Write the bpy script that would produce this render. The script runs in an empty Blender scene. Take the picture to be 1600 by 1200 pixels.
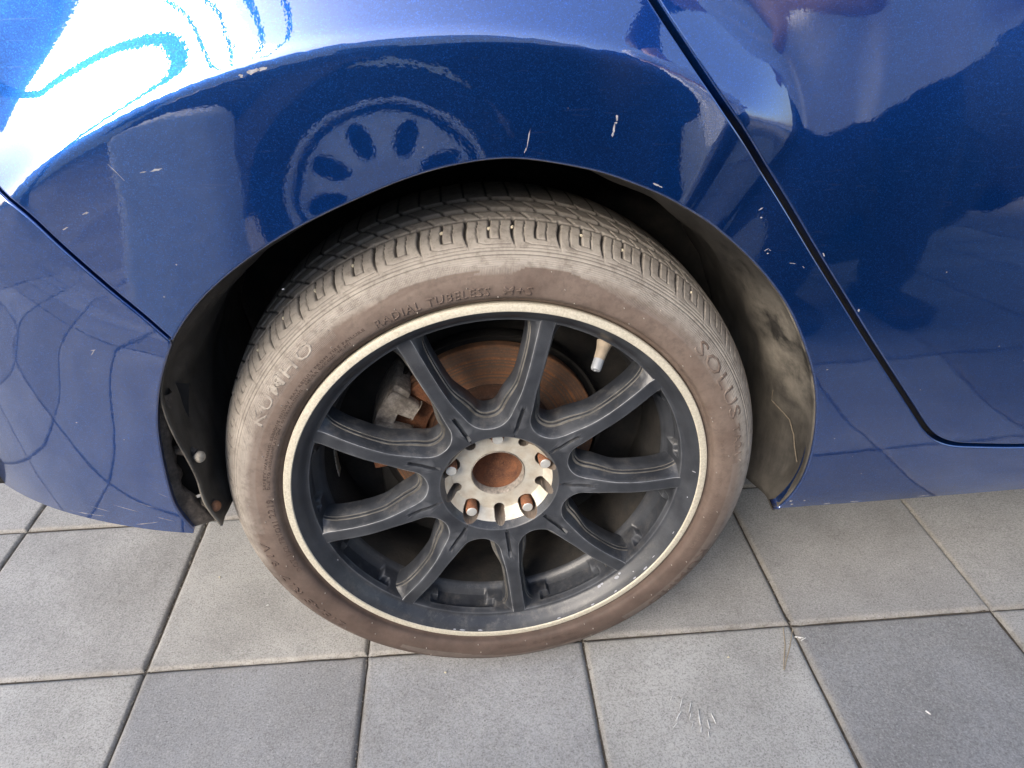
import bpy, bmesh, math, random
import numpy as np
from mathutils import Vector, Matrix, noise as mnoise
from mathutils.geometry import delaunay_2d_cdt
random.seed(7); RNG = np.random.default_rng(7)
R = math.radians
sc = bpy.context.scene
COL = sc.collection
# ---------------------------------------------------------------- camera
cam_d = bpy.data.cameras.new('camera'); cam = bpy.data.objects.new('camera', cam_d); COL.objects.link(cam)
def camera_basis(pitch, yaw, roll):
    f = Vector((math.sin(yaw)*math.cos(pitch), math.cos(yaw)*math.cos(pitch), -math.sin(pitch)))
    r = Vector((math.cos(yaw), -math.sin(yaw), 0)); u = r.cross(f)
    c, s = math.cos(roll), math.sin(roll)
    return c*r+s*u, -s*r+c*u, f
_r, _u, _f = camera_basis(.5558, .1002, -.0165)
cam.matrix_world = Matrix(((_r.x,_u.x,-_f.x,-.051),(_r.y,_u.y,-_f.y,-.6192),(_r.z,_u.z,-_f.z,.8377),(0,0,0,1)))
cam_d.sensor_fit = 'HORIZONTAL'; cam_d.sensor_width = 36; cam_d.lens = 36*1119.17/1600
cam_d.clip_start = .01; cam_d.clip_end = 3000
sc.camera = cam
# ---------------------------------------------------------------- sky, sun, exposure
SUN_EL, SUN_AZ = R(31), R(222)      # azimuth clockwise from +y: the sun stands behind the viewer's left shoulder
wd = bpy.data.worlds.new('World'); sc.world = wd; wd.use_nodes = True
nt = wd.node_tree; nt.nodes.clear()
sky = nt.nodes.new('ShaderNodeTexSky'); sky.sky_type = 'NISHITA'; sky.sun_disc = False
sky.sun_elevation = SUN_EL; sky.sun_rotation = SUN_AZ; sky.dust_density = 2.5; sky.air_density = 1.0
bg = nt.nodes.new('ShaderNodeBackground'); bg.inputs['Strength'].default_value = .13
wo = nt.nodes.new('ShaderNodeOutputWorld')
nt.links.new(sky.outputs[0], bg.inputs[0]); nt.links.new(bg.outputs[0], wo.inputs[0])
sd = bpy.data.lights.new('sun', 'SUN'); sd.energy = 1.5; sd.angle = R(32); sd.color = (1, .93, .84)
sun = bpy.data.objects.new('sun', sd); COL.objects.link(sun)
_to = Vector((math.sin(SUN_AZ)*math.cos(SUN_EL), math.cos(SUN_AZ)*math.cos(SUN_EL), math.sin(SUN_EL)))
sun.rotation_euler = _to.to_track_quat('Z', 'Y').to_euler(); sun.location = _to*20
sc.view_settings.view_transform = 'Standard'; sc.view_settings.look = 'None'
sc.view_settings.gamma = 1; sc.view_settings.use_curve_mapping = False
sc.view_settings.exposure = 1.55
# ---------------------------------------------------------------- helpers
def tag(o, label=None, cat=None, group=None, kind=None):
    if label: o['label'] = label
    if cat: o['category'] = cat
    if group: o['group'] = group
    if kind: o['kind'] = kind
    return o
def empty(name, loc=(0,0,0), parent=None):
    o = bpy.data.objects.new(name, None); COL.objects.link(o); o.location = loc; o.empty_display_size = .1
    if parent: o.parent = parent
    return o
def link(name, me, mats, parent=None, loc=None):
    o = bpy.data.objects.new(name, me); COL.objects.link(o)
    if mats is not None and len(me.materials) == 0:
        for m in (mats if isinstance(mats, (list, tuple)) else [mats]): me.materials.append(m)
    if parent: o.parent = parent
    if loc: o.location = loc
    return o
def mesh(name, V, F, smooth=True, sharp=None, normals=None):
    me = bpy.data.meshes.new(name)
    me.from_pydata([tuple(map(float, v)) for v in V], [], [tuple(int(i) for i in f) for f in F])
    me.update()
    if smooth: me.polygons.foreach_set('use_smooth', [True]*len(me.polygons))
    if sharp: me.set_sharp_from_angle(angle=R(sharp))
    if normals is not None: me.normals_split_custom_set_from_vertices([tuple(map(float, n)) for n in normals])
    return me
def grid_mesh(name, P, close_u=False, close_v=False, flip=False, sharp=None, mat_idx=None):
    """P[nu, nv, 3] -> quad mesh by foreach_set"""
    nu, nv = P.shape[:2]
    iu = np.arange(nu if close_u else nu-1); iv = np.arange(nv if close_v else nv-1)
    U, W = np.meshgrid(iu, iv, indexing='ij'); U2 = (U+1) % nu; W2 = (W+1) % nv
    q = np.stack([U*nv+W, U2*nv+W, U2*nv+W2, U*nv+W2], -1).reshape(-1, 4)
    if flip: q = q[:, ::-1]
    me = bpy.data.meshes.new(name); nf = len(q)
    me.vertices.add(nu*nv); me.vertices.foreach_set('co', P.reshape(-1).astype(np.float32))
    me.loops.add(nf*4); me.loops.foreach_set('vertex_index', q.reshape(-1).astype(np.int32))
    me.polygons.add(nf); me.polygons.foreach_set('loop_start', (np.arange(nf)*4).astype(np.int32))
    me.polygons.foreach_set('loop_total', np.full(nf, 4, np.int32))
    me.update(calc_edges=True)
    me.polygons.foreach_set('use_smooth', np.ones(nf, bool))
    if mat_idx is not None: me.polygons.foreach_set('material_index', np.asarray(mat_idx, np.int32).reshape(-1))
    if sharp: me.set_sharp_from_angle(angle=R(sharp))
    return me
def attr(me, name, vals):
    a = me.attributes.new(name, 'FLOAT', 'POINT'); a.data.foreach_set('value', np.asarray(vals, np.float32).reshape(-1))
class MB:
    """collects shapes into one mesh"""
    def __init__(self): self.bm = bmesh.new()
    def box(self, c, s, rot=None, bev=0, seg=2):
        r = bmesh.ops.create_cube(self.bm, size=1)['verts']
        M = Matrix.Translation(c) @ (rot.to_4x4() if rot is not None else Matrix()) @ Matrix.Diagonal((*s, 1))
        bmesh.ops.transform(self.bm, matrix=M, verts=r)
        if bev:
            es = {e for v in r for e in v.link_edges}
            bmesh.ops.bevel(self.bm, geom=list(es), offset=bev, segments=seg, affect='EDGES', profile=.5)
        return self
    def lathe(self, prof, n=48, M=None, a0=0, a1=2*math.pi):
        """prof [(r, h)] round local z"""
        full = abs(a1-a0-2*math.pi) < 1e-6; m = n if full else n+1; rows = []
        for k in range(m):
            a = a0+(a1-a0)*k/n
            rows.append([self.bm.verts.new((M @ Vector((r*math.cos(a), r*math.sin(a), h))) if M else (r*math.cos(a), r*math.sin(a), h)) for r, h in prof])
        for k in range(n):
            A, B = rows[k], rows[(k+1) % m]
            for i in range(len(prof)-1):
                if prof[i][0] < 1e-7 and prof[i+1][0] < 1e-7: continue
                try: self.bm.faces.new((A[i], B[i], B[i+1], A[i+1]))
                except ValueError: pass
        return self
    def tube(self, pts, rad, n=8, caps=True):
        pts = [Vector(p) for p in pts]; rings = []
        for i, p in enumerate(pts):
            d = (pts[min(i+1, len(pts)-1)]-pts[max(i-1, 0)]).normalized()
            a = d.orthogonal().normalized() if i == 0 else (prev-d*prev.dot(d)).normalized()
            prev = a; b = d.cross(a); rr = rad[i] if isinstance(rad, (list, tuple)) else rad
            rings.append([self.bm.verts.new(p+rr*(math.cos(2*math.pi*k/n)*a+math.sin(2*math.pi*k/n)*b)) for k in range(n)])
        for A, B in zip(rings, rings[1:]):
            for k in range(n): self.bm.faces.new((A[k], A[(k+1) % n], B[(k+1) % n], B[k]))
        if caps: self.bm.faces.new(rings[0][::-1]); self.bm.faces.new(rings[-1])
        return self
    def prism(self, poly, h0, h1, M, bev=0):
        """poly 2D in local xy, extruded along local z"""
        a = [self.bm.verts.new(M @ Vector((x, y, h0))) for x, y in poly]; b = [self.bm.verts.new(M @ Vector((x, y, h1))) for x, y in poly]
        n = len(poly); fs = [self.bm.faces.new(a[::-1]), self.bm.faces.new(b)]
        for i in range(n): fs.append(self.bm.faces.new((a[i], a[(i+1) % n], b[(i+1) % n], b[i])))
        if bev:
            es = {e for f in fs for e in f.edges}
            bmesh.ops.bevel(self.bm, geom=list(es), offset=bev, segments=2, affect='EDGES', profile=.5)
        return self
    def build(self, name, mat, parent=None, sharp=35, smooth=True, loc=None, jit=0):
        bmesh.ops.remove_doubles(self.bm, verts=self.bm.verts, dist=1e-6)
        bmesh.ops.recalc_face_normals(self.bm, faces=self.bm.faces)
        if jit:
            for v in self.bm.verts: v.co += mnoise.noise_vector(v.co*60)*jit
        me = bpy.data.meshes.new(name); self.bm.to_mesh(me); self.bm.free()
        if smooth:
            me.polygons.foreach_set('use_smooth', [True]*len(me.polygons))
            if sharp: me.set_sharp_from_angle(angle=R(sharp))
        return link(name, me, mat, parent, loc)
# ---------------------------------------------------------------- node helpers
class NT:
    def __init__(self, name):
        self.m = bpy.data.materials.new(name); self.m.use_nodes = True; self.t = self.m.node_tree; self.t.nodes.clear()
        self.out = self.n('ShaderNodeOutputMaterial'); self.b = self.n('ShaderNodeBsdfPrincipled'); self.l(self.b.outputs[0], self.out.inputs[0])
    def n(self, t, **k):
        x = self.t.nodes.new(t)
        for a, v in k.items(): setattr(x, a, v)
        return x
    def l(self, a, b): self.t.links.new(a, b)
    def put(self, x, s):
        if isinstance(x, bpy.types.NodeSocket): self.l(x, s)
        elif isinstance(x, (tuple, list)) and len(x) == 3 and s.type == 'RGBA': s.default_value = (*x, 1)
        else: s.default_value = x
    def set(self, **k):
        for a, v in k.items(): self.put(v, self.b.inputs[a.replace('_', ' ')])
        return self
    def obj(self): return self.n('ShaderNodeTexCoord').outputs['Object']
    def gen(self): return self.n('ShaderNodeNewGeometry').outputs['Position']
    def scale(self, v, s):
        m = self.n('ShaderNodeMapping'); self.l(v, m.inputs[0]); m.inputs['Scale'].default_value = s; return m.outputs[0]
    def noise(self, scale, detail=3, rough=.5, vec=None, dist=0):
        x = self.n('ShaderNodeTexNoise'); x.inputs['Scale'].default_value = scale; x.inputs['Detail'].default_value = detail
        x.inputs['Roughness'].default_value = rough; x.inputs['Distortion'].default_value = dist
        self.l(vec if vec is not None else self.gen(), x.inputs['Vector']); return x.outputs[0]
    def vor(self, scale, vec=None, feature='F1', out=0):
        x = self.n('ShaderNodeTexVoronoi', feature=feature); x.inputs['Scale'].default_value = scale
        self.l(vec if vec is not None else self.gen(), x.inputs['Vector']); return x.outputs[out]
    def ramp(self, fac, stops, interp='LINEAR'):
        x = self.n('ShaderNodeValToRGB'); r = x.color_ramp; r.interpolation = interp
        while len(r.elements) < len(stops): r.elements.new(.5)
        for e, (p, c) in zip(r.elements, stops): e.position = p; e.color = (c, c, c, 1) if isinstance(c, (int, float)) else (*c, 1)
        self.put(fac, x.inputs[0]); return x.outputs[0]
    def math(self, op, a, b=0., c=0.):
        x = self.n('ShaderNodeMath', operation=op); self.put(a, x.inputs[0]); self.put(b, x.inputs[1]); self.put(c, x.inputs[2]); return x.outputs[0]
    def mix(self, f, a, b, blend='MIX'):
        x = self.n('ShaderNodeMix', data_type='RGBA', blend_type=blend); self.put(f, x.inputs[0]); self.put(a, x.inputs[6]); self.put(b, x.inputs[7]); return x.outputs[2]
    def attr(self, name): return self.n('ShaderNodeAttribute', attribute_name=name).outputs['Fac']
    def bump(self, h, strength=.5, dist=.001, nrm=None):
        x = self.n('ShaderNodeBump'); x.inputs['Strength'].default_value = strength; x.inputs['Distance'].default_value = dist
        self.l(h, x.inputs['Height'])
        if nrm is not None: self.l(nrm, x.inputs['Normal'])
        return x.outputs[0]
# ---------------------------------------------------------------- outer skin of the car: y of the sheet metal at (x, z)
CREASE = np.array([(30,.46),(45,.45),(57.5,.439),(63.1,.4360),(67.3,.4375),(71.2,.4396),(74.9,.4414),(78.3,.4428),(82.3,.4446),(86.7,.4469),
    (90.9,.4492),(95.7,.4519),(100.3,.4559),(105.5,.4614),(110.2,.4666),(114,.4715),(117.9,.4772),(122.6,.4846),(127.5,.4933),
    (131.7,.501),(137,.5114),(142.4,.5314),(155,.56),(180,.62)])
def _spline(xs, ys):
    xs = np.array(xs, float); ys = np.array(ys, float); n = len(xs); h = np.diff(xs)
    A = np.eye(n); b = np.zeros(n)
    for i in range(1, n-1):
        A[i, i-1:i+2] = h[i-1], 2*(h[i-1]+h[i]), h[i]
        b[i] = 6*((ys[i+1]-ys[i])/h[i]-(ys[i]-ys[i-1])/h[i-1])
    m = np.linalg.solve(A, b)
    def f(x):
        x = np.asarray(x, float); i = np.clip(np.searchsorted(xs, x)-1, 0, n-2)
        a = (xs[i+1]-x)/h[i]; c = (x-xs[i])/h[i]
        return a*ys[i]+c*ys[i+1]+((a**3-a)*m[i]+(c**3-c)*m[i+1])*h[i]**2/6
    return f
_base = _spline([.18,.24,.28,.32,.36,.42,.50,.58,.66,.74,.82,.92,1.02], [.040,.004,-.006,-.0115,-.0155,-.0195,-.0245,-.0265,-.0235,-.0145,-.001,.020,.046])
_rc = _spline(CREASE[:,0], CREASE[:,1])
def smooth01(t):
    t = np.clip(t, 0, 1); return t*t*(3-2*t)
def softplus(t, w):
    return w*np.logaddexp(0, np.asarray(t)/w)
def S(x, z):
    x = np.asarray(x, float); z = np.asarray(z, float)
    b = _base(z)
    dx, dz = x, z-.33
    r = np.hypot(dx, dz); al = np.degrees(np.arctan2(dz, dx)); al = np.where(al < -90, al+360, al)
    rc = _rc(np.clip(al, 30, 180))
    wa = smooth01((al-40)/24)*smooth01((178-al)/36)
    fl = -.0385+(1-wa)*.06+.52*softplus(r-rc, .0026)+.048*(r-rc+.05)*(r < rc)+.048*.05*(r >= rc)+.16*(r-rc+.05)**2*(r < rc+.3)
    k = .0045
    y = -k*np.logaddexp(-b/k, -fl/k)
    return y+1.75*np.maximum(0, -.34-x)**2+.03*np.maximum(0, x-.75)**2
def Sn(x, z):
    e = 4e-4
    sx = (S(x+e, z)-S(x-e, z))/(2*e); sz = (S(x, z+e)-S(x, z-e))/(2*e)
    n = np.stack([sx, -np.ones_like(sx), sz], -1)
    return n/np.linalg.norm(n, axis=-1, keepdims=True)
DOORGAP = [(0.1239, 0.7966), (0.143, 0.7713), (0.164, 0.7443), (0.1875, 0.7155), (0.2175, 0.6812), (0.2555, 0.6346), (0.2934, 0.5855), (0.3292, 0.5409), (0.3638, 0.4979), (0.3959, 0.4593), (0.4303, 0.4185), (0.4571, 0.3866), (0.4748, 0.3658), (0.489, 0.3522), (0.5033, 0.343), (0.5199, 0.3364), (0.5454, 0.3318), (0.5791, 0.3273), (0.6127, 0.3238)]
BUMPGAP = [(-0.3877, 0.6777), (-0.3719, 0.6612), (-0.3582, 0.6421), (-0.3409, 0.6175), (-0.3229, 0.5925), (-0.3058, 0.5698), (-0.2902, 0.5467)]
LIP = [(-0.2902, 0.5467), (-0.2768, 0.5637), (-0.2612, 0.5801), (-0.2386, 0.5991), (-0.2113, 0.6179), (-0.1797, 0.636), (-0.1466, 0.6514), (-0.1143, 0.6644), (-0.0826, 0.6758), (-0.0463, 0.6853), (-0.0206, 0.6892), (0.005, 0.6906), (0.0308, 0.688), (0.057, 0.6828), (0.0838, 0.676), (0.1113, 0.6658), (0.1398, 0.6532), (0.1639, 0.6396), (0.1931, 0.6191), (0.2212, 0.5963), (0.2505, 0.5677), (0.2796, 0.5325), (0.3057, 0.4895), (0.323, 0.4548), (0.3368, 0.4165), (0.3459, 0.3746), (0.3507, 0.3333), (0.3504, 0.2949), (0.3434, 0.2637), (0.3334, 0.2376)]
SILL = [(0.3354, 0.2322), (0.3759, 0.2297), (0.4355, 0.2271), (0.5093, 0.2311), (0.5833, 0.2352), (0.6594, 0.2373)]
BLIP = [(-0.2902, 0.5467), (-0.307, 0.5167), (-0.3239, 0.4811), (-0.3356, 0.4457), (-0.3424, 0.4096), (-0.347, 0.3713), (-0.3486, 0.336), (-0.3407, 0.2983)]
BBOT = [(-0.3412, 0.2963), (-0.3793, 0.3059), (-0.4187, 0.315), (-0.4634, 0.317), (-0.5177, 0.3111), (-0.6111, 0.2696)]
# ---------------------------------------------------------------- materials
def mat_paint(name='blue_metallic_paint', base=(.007,.078,.345), deep=(.004,.036,.20)):
    t = NT(name); P = t.gen()
    fl = t.vor(1500, P, out=1)                                   # flakes: one random colour per cell
    fv = t.n('ShaderNodeSeparateColor'); t.l(fl, fv.inputs[0])
    spark = t.ramp(fv.outputs[0], [(0, .7), (.6, .92), (.88, 1.12), (1, 1.9)])
    cloud = t.noise(9, 4, .6, P)
    col = t.mix(t.ramp(cloud, [(.3, 0), (.7, 1)]), base, tuple(.6*a+.4*b for a, b in zip(base, deep)))
    col = t.mix(1.0, col, spark, 'MULTIPLY')
    dust = t.ramp(t.noise(38, 8, .72, P), [(.62, 0), (.8, .10)])  # road film
    sx = t.n('ShaderNodeSeparateXYZ'); t.l(P, sx.inputs[0])
    low = t.ramp(sx.outputs[2], [(.235, .45), (.27, .10), (.34, 0)])
    col = t.mix(t.math('MAXIMUM', dust, t.math('MULTIPLY', low, t.ramp(t.noise(60, 6, .7, t.scale(P, (.25, 1, 1))), [(.35, 0), (.7, 1)]))), col, (.16,.16,.17))
    # fine swirl scratches
    scr = t.ramp(t.noise(240, 2, .5, t.scale(P, (.12, 1, 1.3)), 1.5), [(.66, 0), (.70, .06)])
    col = t.mix(scr, col, (.3,.33,.42))
    peel = t.noise(420, 1, .4, P); wave = t.noise(26, 1, .4, P)
    h = t.math('ADD', t.math('MULTIPLY', peel, .028), t.math('MULTIPLY', wave, .35))
    cn = t.bump(h, .5, .0009)
    fb = t.n('ShaderNodeBump'); fb.inputs['Strength'].default_value = .09; fb.inputs['Distance'].default_value = .0006; t.l(fv.outputs[1], fb.inputs['Height'])
    t.set(Base_Color=col, Metallic=.88, Roughness=.29, Coat_Weight=1.0, Coat_Roughness=.012, Coat_IOR=2.5)
    t.l(cn, t.b.inputs['Coat Normal']); t.l(fb.outputs[0], t.b.inputs['Normal'])
    return t.m
def mat_simple(name, col, rough=.5, metal=0, nscale=80, var=.25, bump=.15, bdist=.001, dust=None, dust_amt=.5, dscale=14):
    t = NT(name); P = t.gen()
    n = t.noise(nscale, 6, .6, P)
    c = t.mix(t.ramp(n, [(.3, 0), (.7, 1)]), tuple(v*(1-var) for v in col), tuple(min(1, v*(1+var)) for v in col))
    rr = t.ramp(n, [(.3, max(0, rough-.08)), (.7, min(1, rough+.1))])
    if dust:
        d = t.ramp(t.noise(dscale, 7, .68, P), [(.42, 0), (.72, dust_amt)])
        c = t.mix(d, c, dust)
    t.set(Base_Color=c, Roughness=rr, Metallic=metal)
    if bump: t.l(t.bump(t.noise(nscale*6, 4, .6, P), bump, bdist), t.b.inputs['Normal'])
    return t.m
def mat_rubber():
    t = NT('dusty_tyre_rubber'); P = t.gen()
    zone = t.attr('zone')            # 0 brown dusty sidewall .. 1 pale tread shoulder, paler towards the top
    groove = t.attr('groove'); hatch = t.attr('hatch'); ang = t.attr('ang'); low = t.attr('low')
    n = t.noise(26, 8, .70, P); f = t.noise(110, 6, .7, P)
    brown = t.mix(t.ramp(n, [(.3, 0), (.7, 1)]), (.112,.080,.064), (.190,.146,.120))
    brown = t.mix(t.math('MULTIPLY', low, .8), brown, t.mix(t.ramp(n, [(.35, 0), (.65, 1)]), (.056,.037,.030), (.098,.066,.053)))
    grey = t.mix(t.ramp(n, [(.3, 0), (.7, 1)]), (.27,.240,.208), (.39,.352,.305))
    z2 = t.math('ADD', zone, t.math('MULTIPLY', t.math('SUBTRACT', n, .5), .55))
    c = t.mix(t.ramp(z2, [(.28, 0), (.75, 1)]), brown, grey)
    c = t.mix(t.math('MULTIPLY', hatch, .35), c, (.235,.205,.180))
    c = t.mix(t.ramp(f, [(.34, .45), (.52, 0)]), c, (.085,.066,.054))
    # grooves never got the dust: bare dark rubber
    c = t.mix(t.ramp(groove, [(.10, 0), (.65, .82)]), c, (.030,.025,.022))
    oc_ = t.n('ShaderNodeTexCoord'); sx_ = t.n('ShaderNodeSeparateXYZ'); t.l(oc_.outputs['Object'], sx_.inputs[0])
    rad_n = t.math('SQRT', t.math('ADD', t.math('POWER', t.math('ABSOLUTE', sx_.outputs[0]), 2.), t.math('POWER', t.math('ABSOLUTE', sx_.outputs[2]), 2.)))
    ribm = t.math('MULTIPLY', t.math('GREATER_THAN', rad_n, .2765), t.math('LESS_THAN', rad_n, .2850))
    ribs = t.math('MULTIPLY', t.math('SINE', t.math('MULTIPLY', rad_n, 3700.)), ribm)
    c = t.mix(t.math('MULTIPLY', t.math('MAXIMUM', ribs, 0.), .22), c, (.07,.055,.045))
    ridge = t.math('SINE', t.math('MULTIPLY', ang, 1150.))
    h = t.math('ADD', t.math('ADD', t.math('MULTIPLY', t.math('MULTIPLY', ridge, hatch), .8), t.math('MULTIPLY', ribs, -.5)), t.math('MULTIPLY', t.noise(900, 3, .6, P), .45))
    t.set(Base_Color=c, Roughness=.72, Normal=t.bump(h, .45, .0005))
    t.b.inputs['Specular IOR Level'].default_value = .35
    return t.m
def mat_black_wheel():
    t = NT('satin_black_wheel_paint'); P = t.gen()
    n = t.noise(30, 6, .65, P); g = t.noise(700, 3, .7, P)
    c = t.mix(t.ramp(n, [(.35, 0), (.7, 1)]), (.018,.020,.025), (.040,.044,.052))
    d = t.ramp(t.noise(55, 8, .75, P), [(.50, 0), (.78, .42)])
    geo = t.n('ShaderNodeNewGeometry')
    sp = t.n('ShaderNodeSeparateXYZ'); t.l(geo.outputs['True Normal'], sp.inputs[0])
    up = t.ramp(sp.outputs[2], [(.2, .10), (.75, 1)])             # brake dust and road film settle on faces that look up
    c = t.mix(t.math('MULTIPLY', d, up), c, (.25,.23,.20))
    c = t.mix(t.ramp(g, [(.62, 0), (.72, .14)]), c, (.20,.21,.23))
    edge = t.ramp(geo.outputs['Pointiness'], [(.508, 0), (.56, 1)])   # rubbed edges
    c = t.mix(t.math('MULTIPLY', edge, t.ramp(n, [(.3, .08), (.7, .45)])), c, (.30,.31,.33))
    t.set(Base_Color=c, Roughness=t.ramp(n, [(.3, .40), (.7, .56)]), Coat_Weight=.18, Coat_Roughness=.2, Normal=t.bump(g, .22, .0004))
    return t.m
def mat_lip():
    t = NT('machined_lip_with_chips'); P = t.gen()
    n = t.noise(420, 5, .7, P)
    c = t.mix(t.ramp(n, [(.3, 0), (.7, 1)]), (.43,.39,.30), (.66,.61,.50))
    d = t.ramp(t.noise(70, 8, .75, P), [(.56, 0), (.70, .5)])
    c = t.mix(d, c, (.30,.25,.18))
    t.set(Base_Color=c, Roughness=.62, Metallic=.15, Normal=t.bump(n, .2, .0005))
    return t.m
def mat_rust(name, a=(.19,.060,.020), b=(.050,.022,.013), hi=(.36,.20,.11), scale=45, ring=None):
    t = NT(name); P = t.gen(); V = P
    n = t.noise(scale, 8, .72, V); f = t.noise(scale*9, 4, .65, P)
    c = t.mix(t.ramp(n, [(.32, 0), (.66, 1)]), b, a)
    c = t.mix(t.ramp(f, [(.55, 0), (.75, .6)]), c, hi)
    c = t.mix(t.ramp(t.noise(scale*3, 5, .7, P), [(.62, 0), (.70, .8)]), c, (.015,.010,.008))
    if ring:
        o = t.n('ShaderNodeTexCoord'); sx = t.n('ShaderNodeSeparateXYZ'); t.l(o.outputs['Object'], sx.inputs[0])
        r = t.math('SQRT', t.math('ADD', t.math('POWER', sx.outputs[0], 2.), t.math('POWER', sx.outputs[2], 2.)))
        cv = t.n('ShaderNodeCombineXYZ'); t.l(r, cv.inputs[0])
        rn = t.noise(260, 3, .6, cv.outputs[0])
        c = t.mix(t.ramp(rn, [(.38, 0), (.58, .9)]), c, ring)
    t.set(Base_Color=c, Roughness=.85, Normal=t.bump(f, .5, .001))
    return t.m
def mat_paver():
    t = NT('concrete_paver'); P = t.gen()
    oi = t.n('ShaderNodeObjectInfo')
    big = t.noise(7, 5, .6, P); mid = t.noise(60, 6, .7, P); fine = t.noise(420, 5, .8, P); grit = t.vor(620, P, out=0)
    c = oi.outputs['Color']
    c = t.mix(t.ramp(big, [(.3, .46), (.66, 0)]), c, (.125,.117,.108))
    c = t.mix(t.ramp(t.noise(17, 7, .75, P, 1.2), [(.56, 0), (.72, .30)]), c, (.10,.092,.084))
    c = t.mix(t.ramp(mid, [(.45, 0), (.75, .30)]), c, (.36,.35,.325))
    c = t.mix(t.ramp(fine, [(.36, .62), (.52, 0)]), c, (.085,.08,.078))
    c = t.mix(t.ramp(fine, [(.56, 0), (.70, .60)]), c, (.46,.45,.43))
    agg = t.n('ShaderNodeSeparateColor'); t.l(t.vor(560, P, out=1), agg.inputs[0])
    c = t.mix(t.ramp(agg.outputs[0], [(.80, 0), (.92, .26)]), c, (.10,.098,.095))
    c = t.mix(t.ramp(agg.outputs[1], [(.82, 0), (.93, .26)]), c, (.45,.445,.43))
    pits = t.ramp(t.vor(95, P, out=0), [(.05, 1), (.10, 0)])
    c = t.mix(t.math('MULTIPLY', pits, .55), c, (.05,.047,.043))
    e = t.attr('edge')                # sand and dirt caught along the chamfer
    c = t.mix(t.math('MULTIPLY', e, t.ramp(mid, [(.3, .10), (.65, .75)])), c, t.mix(t.ramp(big, [(.4, 0), (.6, 1)]), (.15,.135,.115), (.29,.265,.225)))
    h = t.math('ADD', t.math('MULTIPLY', fine, .7), t.math('MULTIPLY', t.math('SUBTRACT', 0., pits), .9))
    h = t.math('ADD', h, t.math('MULTIPLY', mid, .9))
    t.set(Base_Color=c, Roughness=.9, Normal=t.bump(h, .55, .0012))
    return t.m
def mat_far_pavers():
    t = NT('far_pavers'); P = t.gen()
    mp = t.n('ShaderNodeMapping'); t.l(P, mp.inputs[0]); mp.inputs['Rotation'].default_value = (0, 0, .0323)
    mp.inputs['Location'].default_value = (.4911, -.0533-.0158, 0)
    br = t.n('ShaderNodeTexBrick'); t.l(mp.outputs[0], br.inputs[0]); br.offset = 0; br.squash = 1
    for k, v in (('Scale', 1.), ('Mortar Size', .004), ('Brick Width', .3), ('Row Height', .3), ('Bias', 0.)): br.inputs[k].default_value = v
    br.inputs['Color1'].default_value = (.26,.255,.245,1); br.inputs['Color2'].default_value = (.17,.17,.172,1); br.inputs['Mortar'].default_value = (.08,.07,.06,1)
    c = t.mix(t.ramp(t.noise(12, 6, .7, P), [(.35, .25), (.65, 0)]), br.outputs[0], (.12,.11,.10))
    t.set(Base_Color=c, Roughness=.9)
    return t.m
def mat_liner():
    t = NT('black_liner_plastic'); P = t.gen()
    dust_sun = t.attr('dust')  # weight of dust plus a painted sunlit patch and edge highlight
    st = t.noise(75, 7, .75, t.scale(P, (1.3, 1.0, .10)))
    n = t.noise(14, 7, .7, P)
    c = t.mix(t.ramp(st, [(.35, 0), (.7, 1)]), (.013,.012,.011), (.050,.046,.041))
    d = t.math('MULTIPLY', dust_sun, t.ramp(n, [(.36, 0), (.68, 1)]))
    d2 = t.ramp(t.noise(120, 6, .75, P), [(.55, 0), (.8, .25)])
    c = t.mix(t.math('MAXIMUM', d, t.math('MULTIPLY', d2, dust_sun)), c, (.28,.25,.205))
    t.set(Base_Color=c, Roughness=.55, Normal=t.bump(t.math('ADD', st, t.noise(500, 3, .6, P)), .25, .0008))
    return t.m
M_PAINT = mat_paint(); M_RUB = mat_rubber(); M_BLK = mat_black_wheel(); M_LIP = mat_lip(); M_PAV = mat_paver(); M_LINER = mat_liner()
M_FAR = mat_far_pavers()
M_BED = mat_simple('joint_sand', (.072,.060,.047), .95, 0, 160, .5, .6, .002)
M_GAP = mat_simple('black_body_gap', (.006,.006,.007), .8, 0, 60, .2, 0)
M_CHAMP = mat_simple('champagne_hub_metal', (.66,.625,.54), .42, .45, 70, .10, .12, .0004, (.38,.25,.12), .45, 55)
M_HOLE = mat_simple('lug_hole_grey', (.20,.18,.155), .6, .3, 120, .35, .3, .0006, (.15,.07,.03), .6, 60)
M_RUST = mat_rust('rusty_stud', (.26,.095,.040), (.10,.045,.025), (.52,.38,.24), 120)
M_RUSTB = mat_rust('rusty_hub_bore', (.20,.080,.036), (.07,.030,.018), (.30,.16,.09), 70)
M_HAT = mat_rust('disc_hat_shaded_scale', (.13,.055,.028), (.045,.030,.022), (.20,.14,.10), 50)  # rust scale, darkened to paint in the shadow round the hub
M_DISC = mat_rust('rusty_brake_disc', (.33,.125,.042), (.075,.042,.026), (.38,.23,.13), 48, ring=(.095,.068,.050))
M_STEELTIP = mat_simple('zinc_tip', (.60,.60,.57), .38, .5, 200, .12, .1, .0003)
M_CAST = mat_simple('cast_aluminium_dirty', (.36,.32,.275), .75, .2, 220, .45, .6, .0012, (.06,.045,.035), .8, 30)
M_SHIELD = mat_simple('grey_dust_shield', (.024,.022,.020), .7, .2, 60, .3, .2, .001)
M_DARK = mat_simple('dark_underbody', (.010,.0095,.009), .9, 0, 50, .5, .3, .002, (.05,.04,.03), .5, 22)
M_VALVE = mat_simple('dusty_valve_rubber', (.27,.22,.16), .85, 0, 150, .2, .2, .0006)
M_CAP = mat_simple('grey_valve_cap', (.27,.28,.29), .45, .1, 150, .12, .1, .0003)
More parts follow.
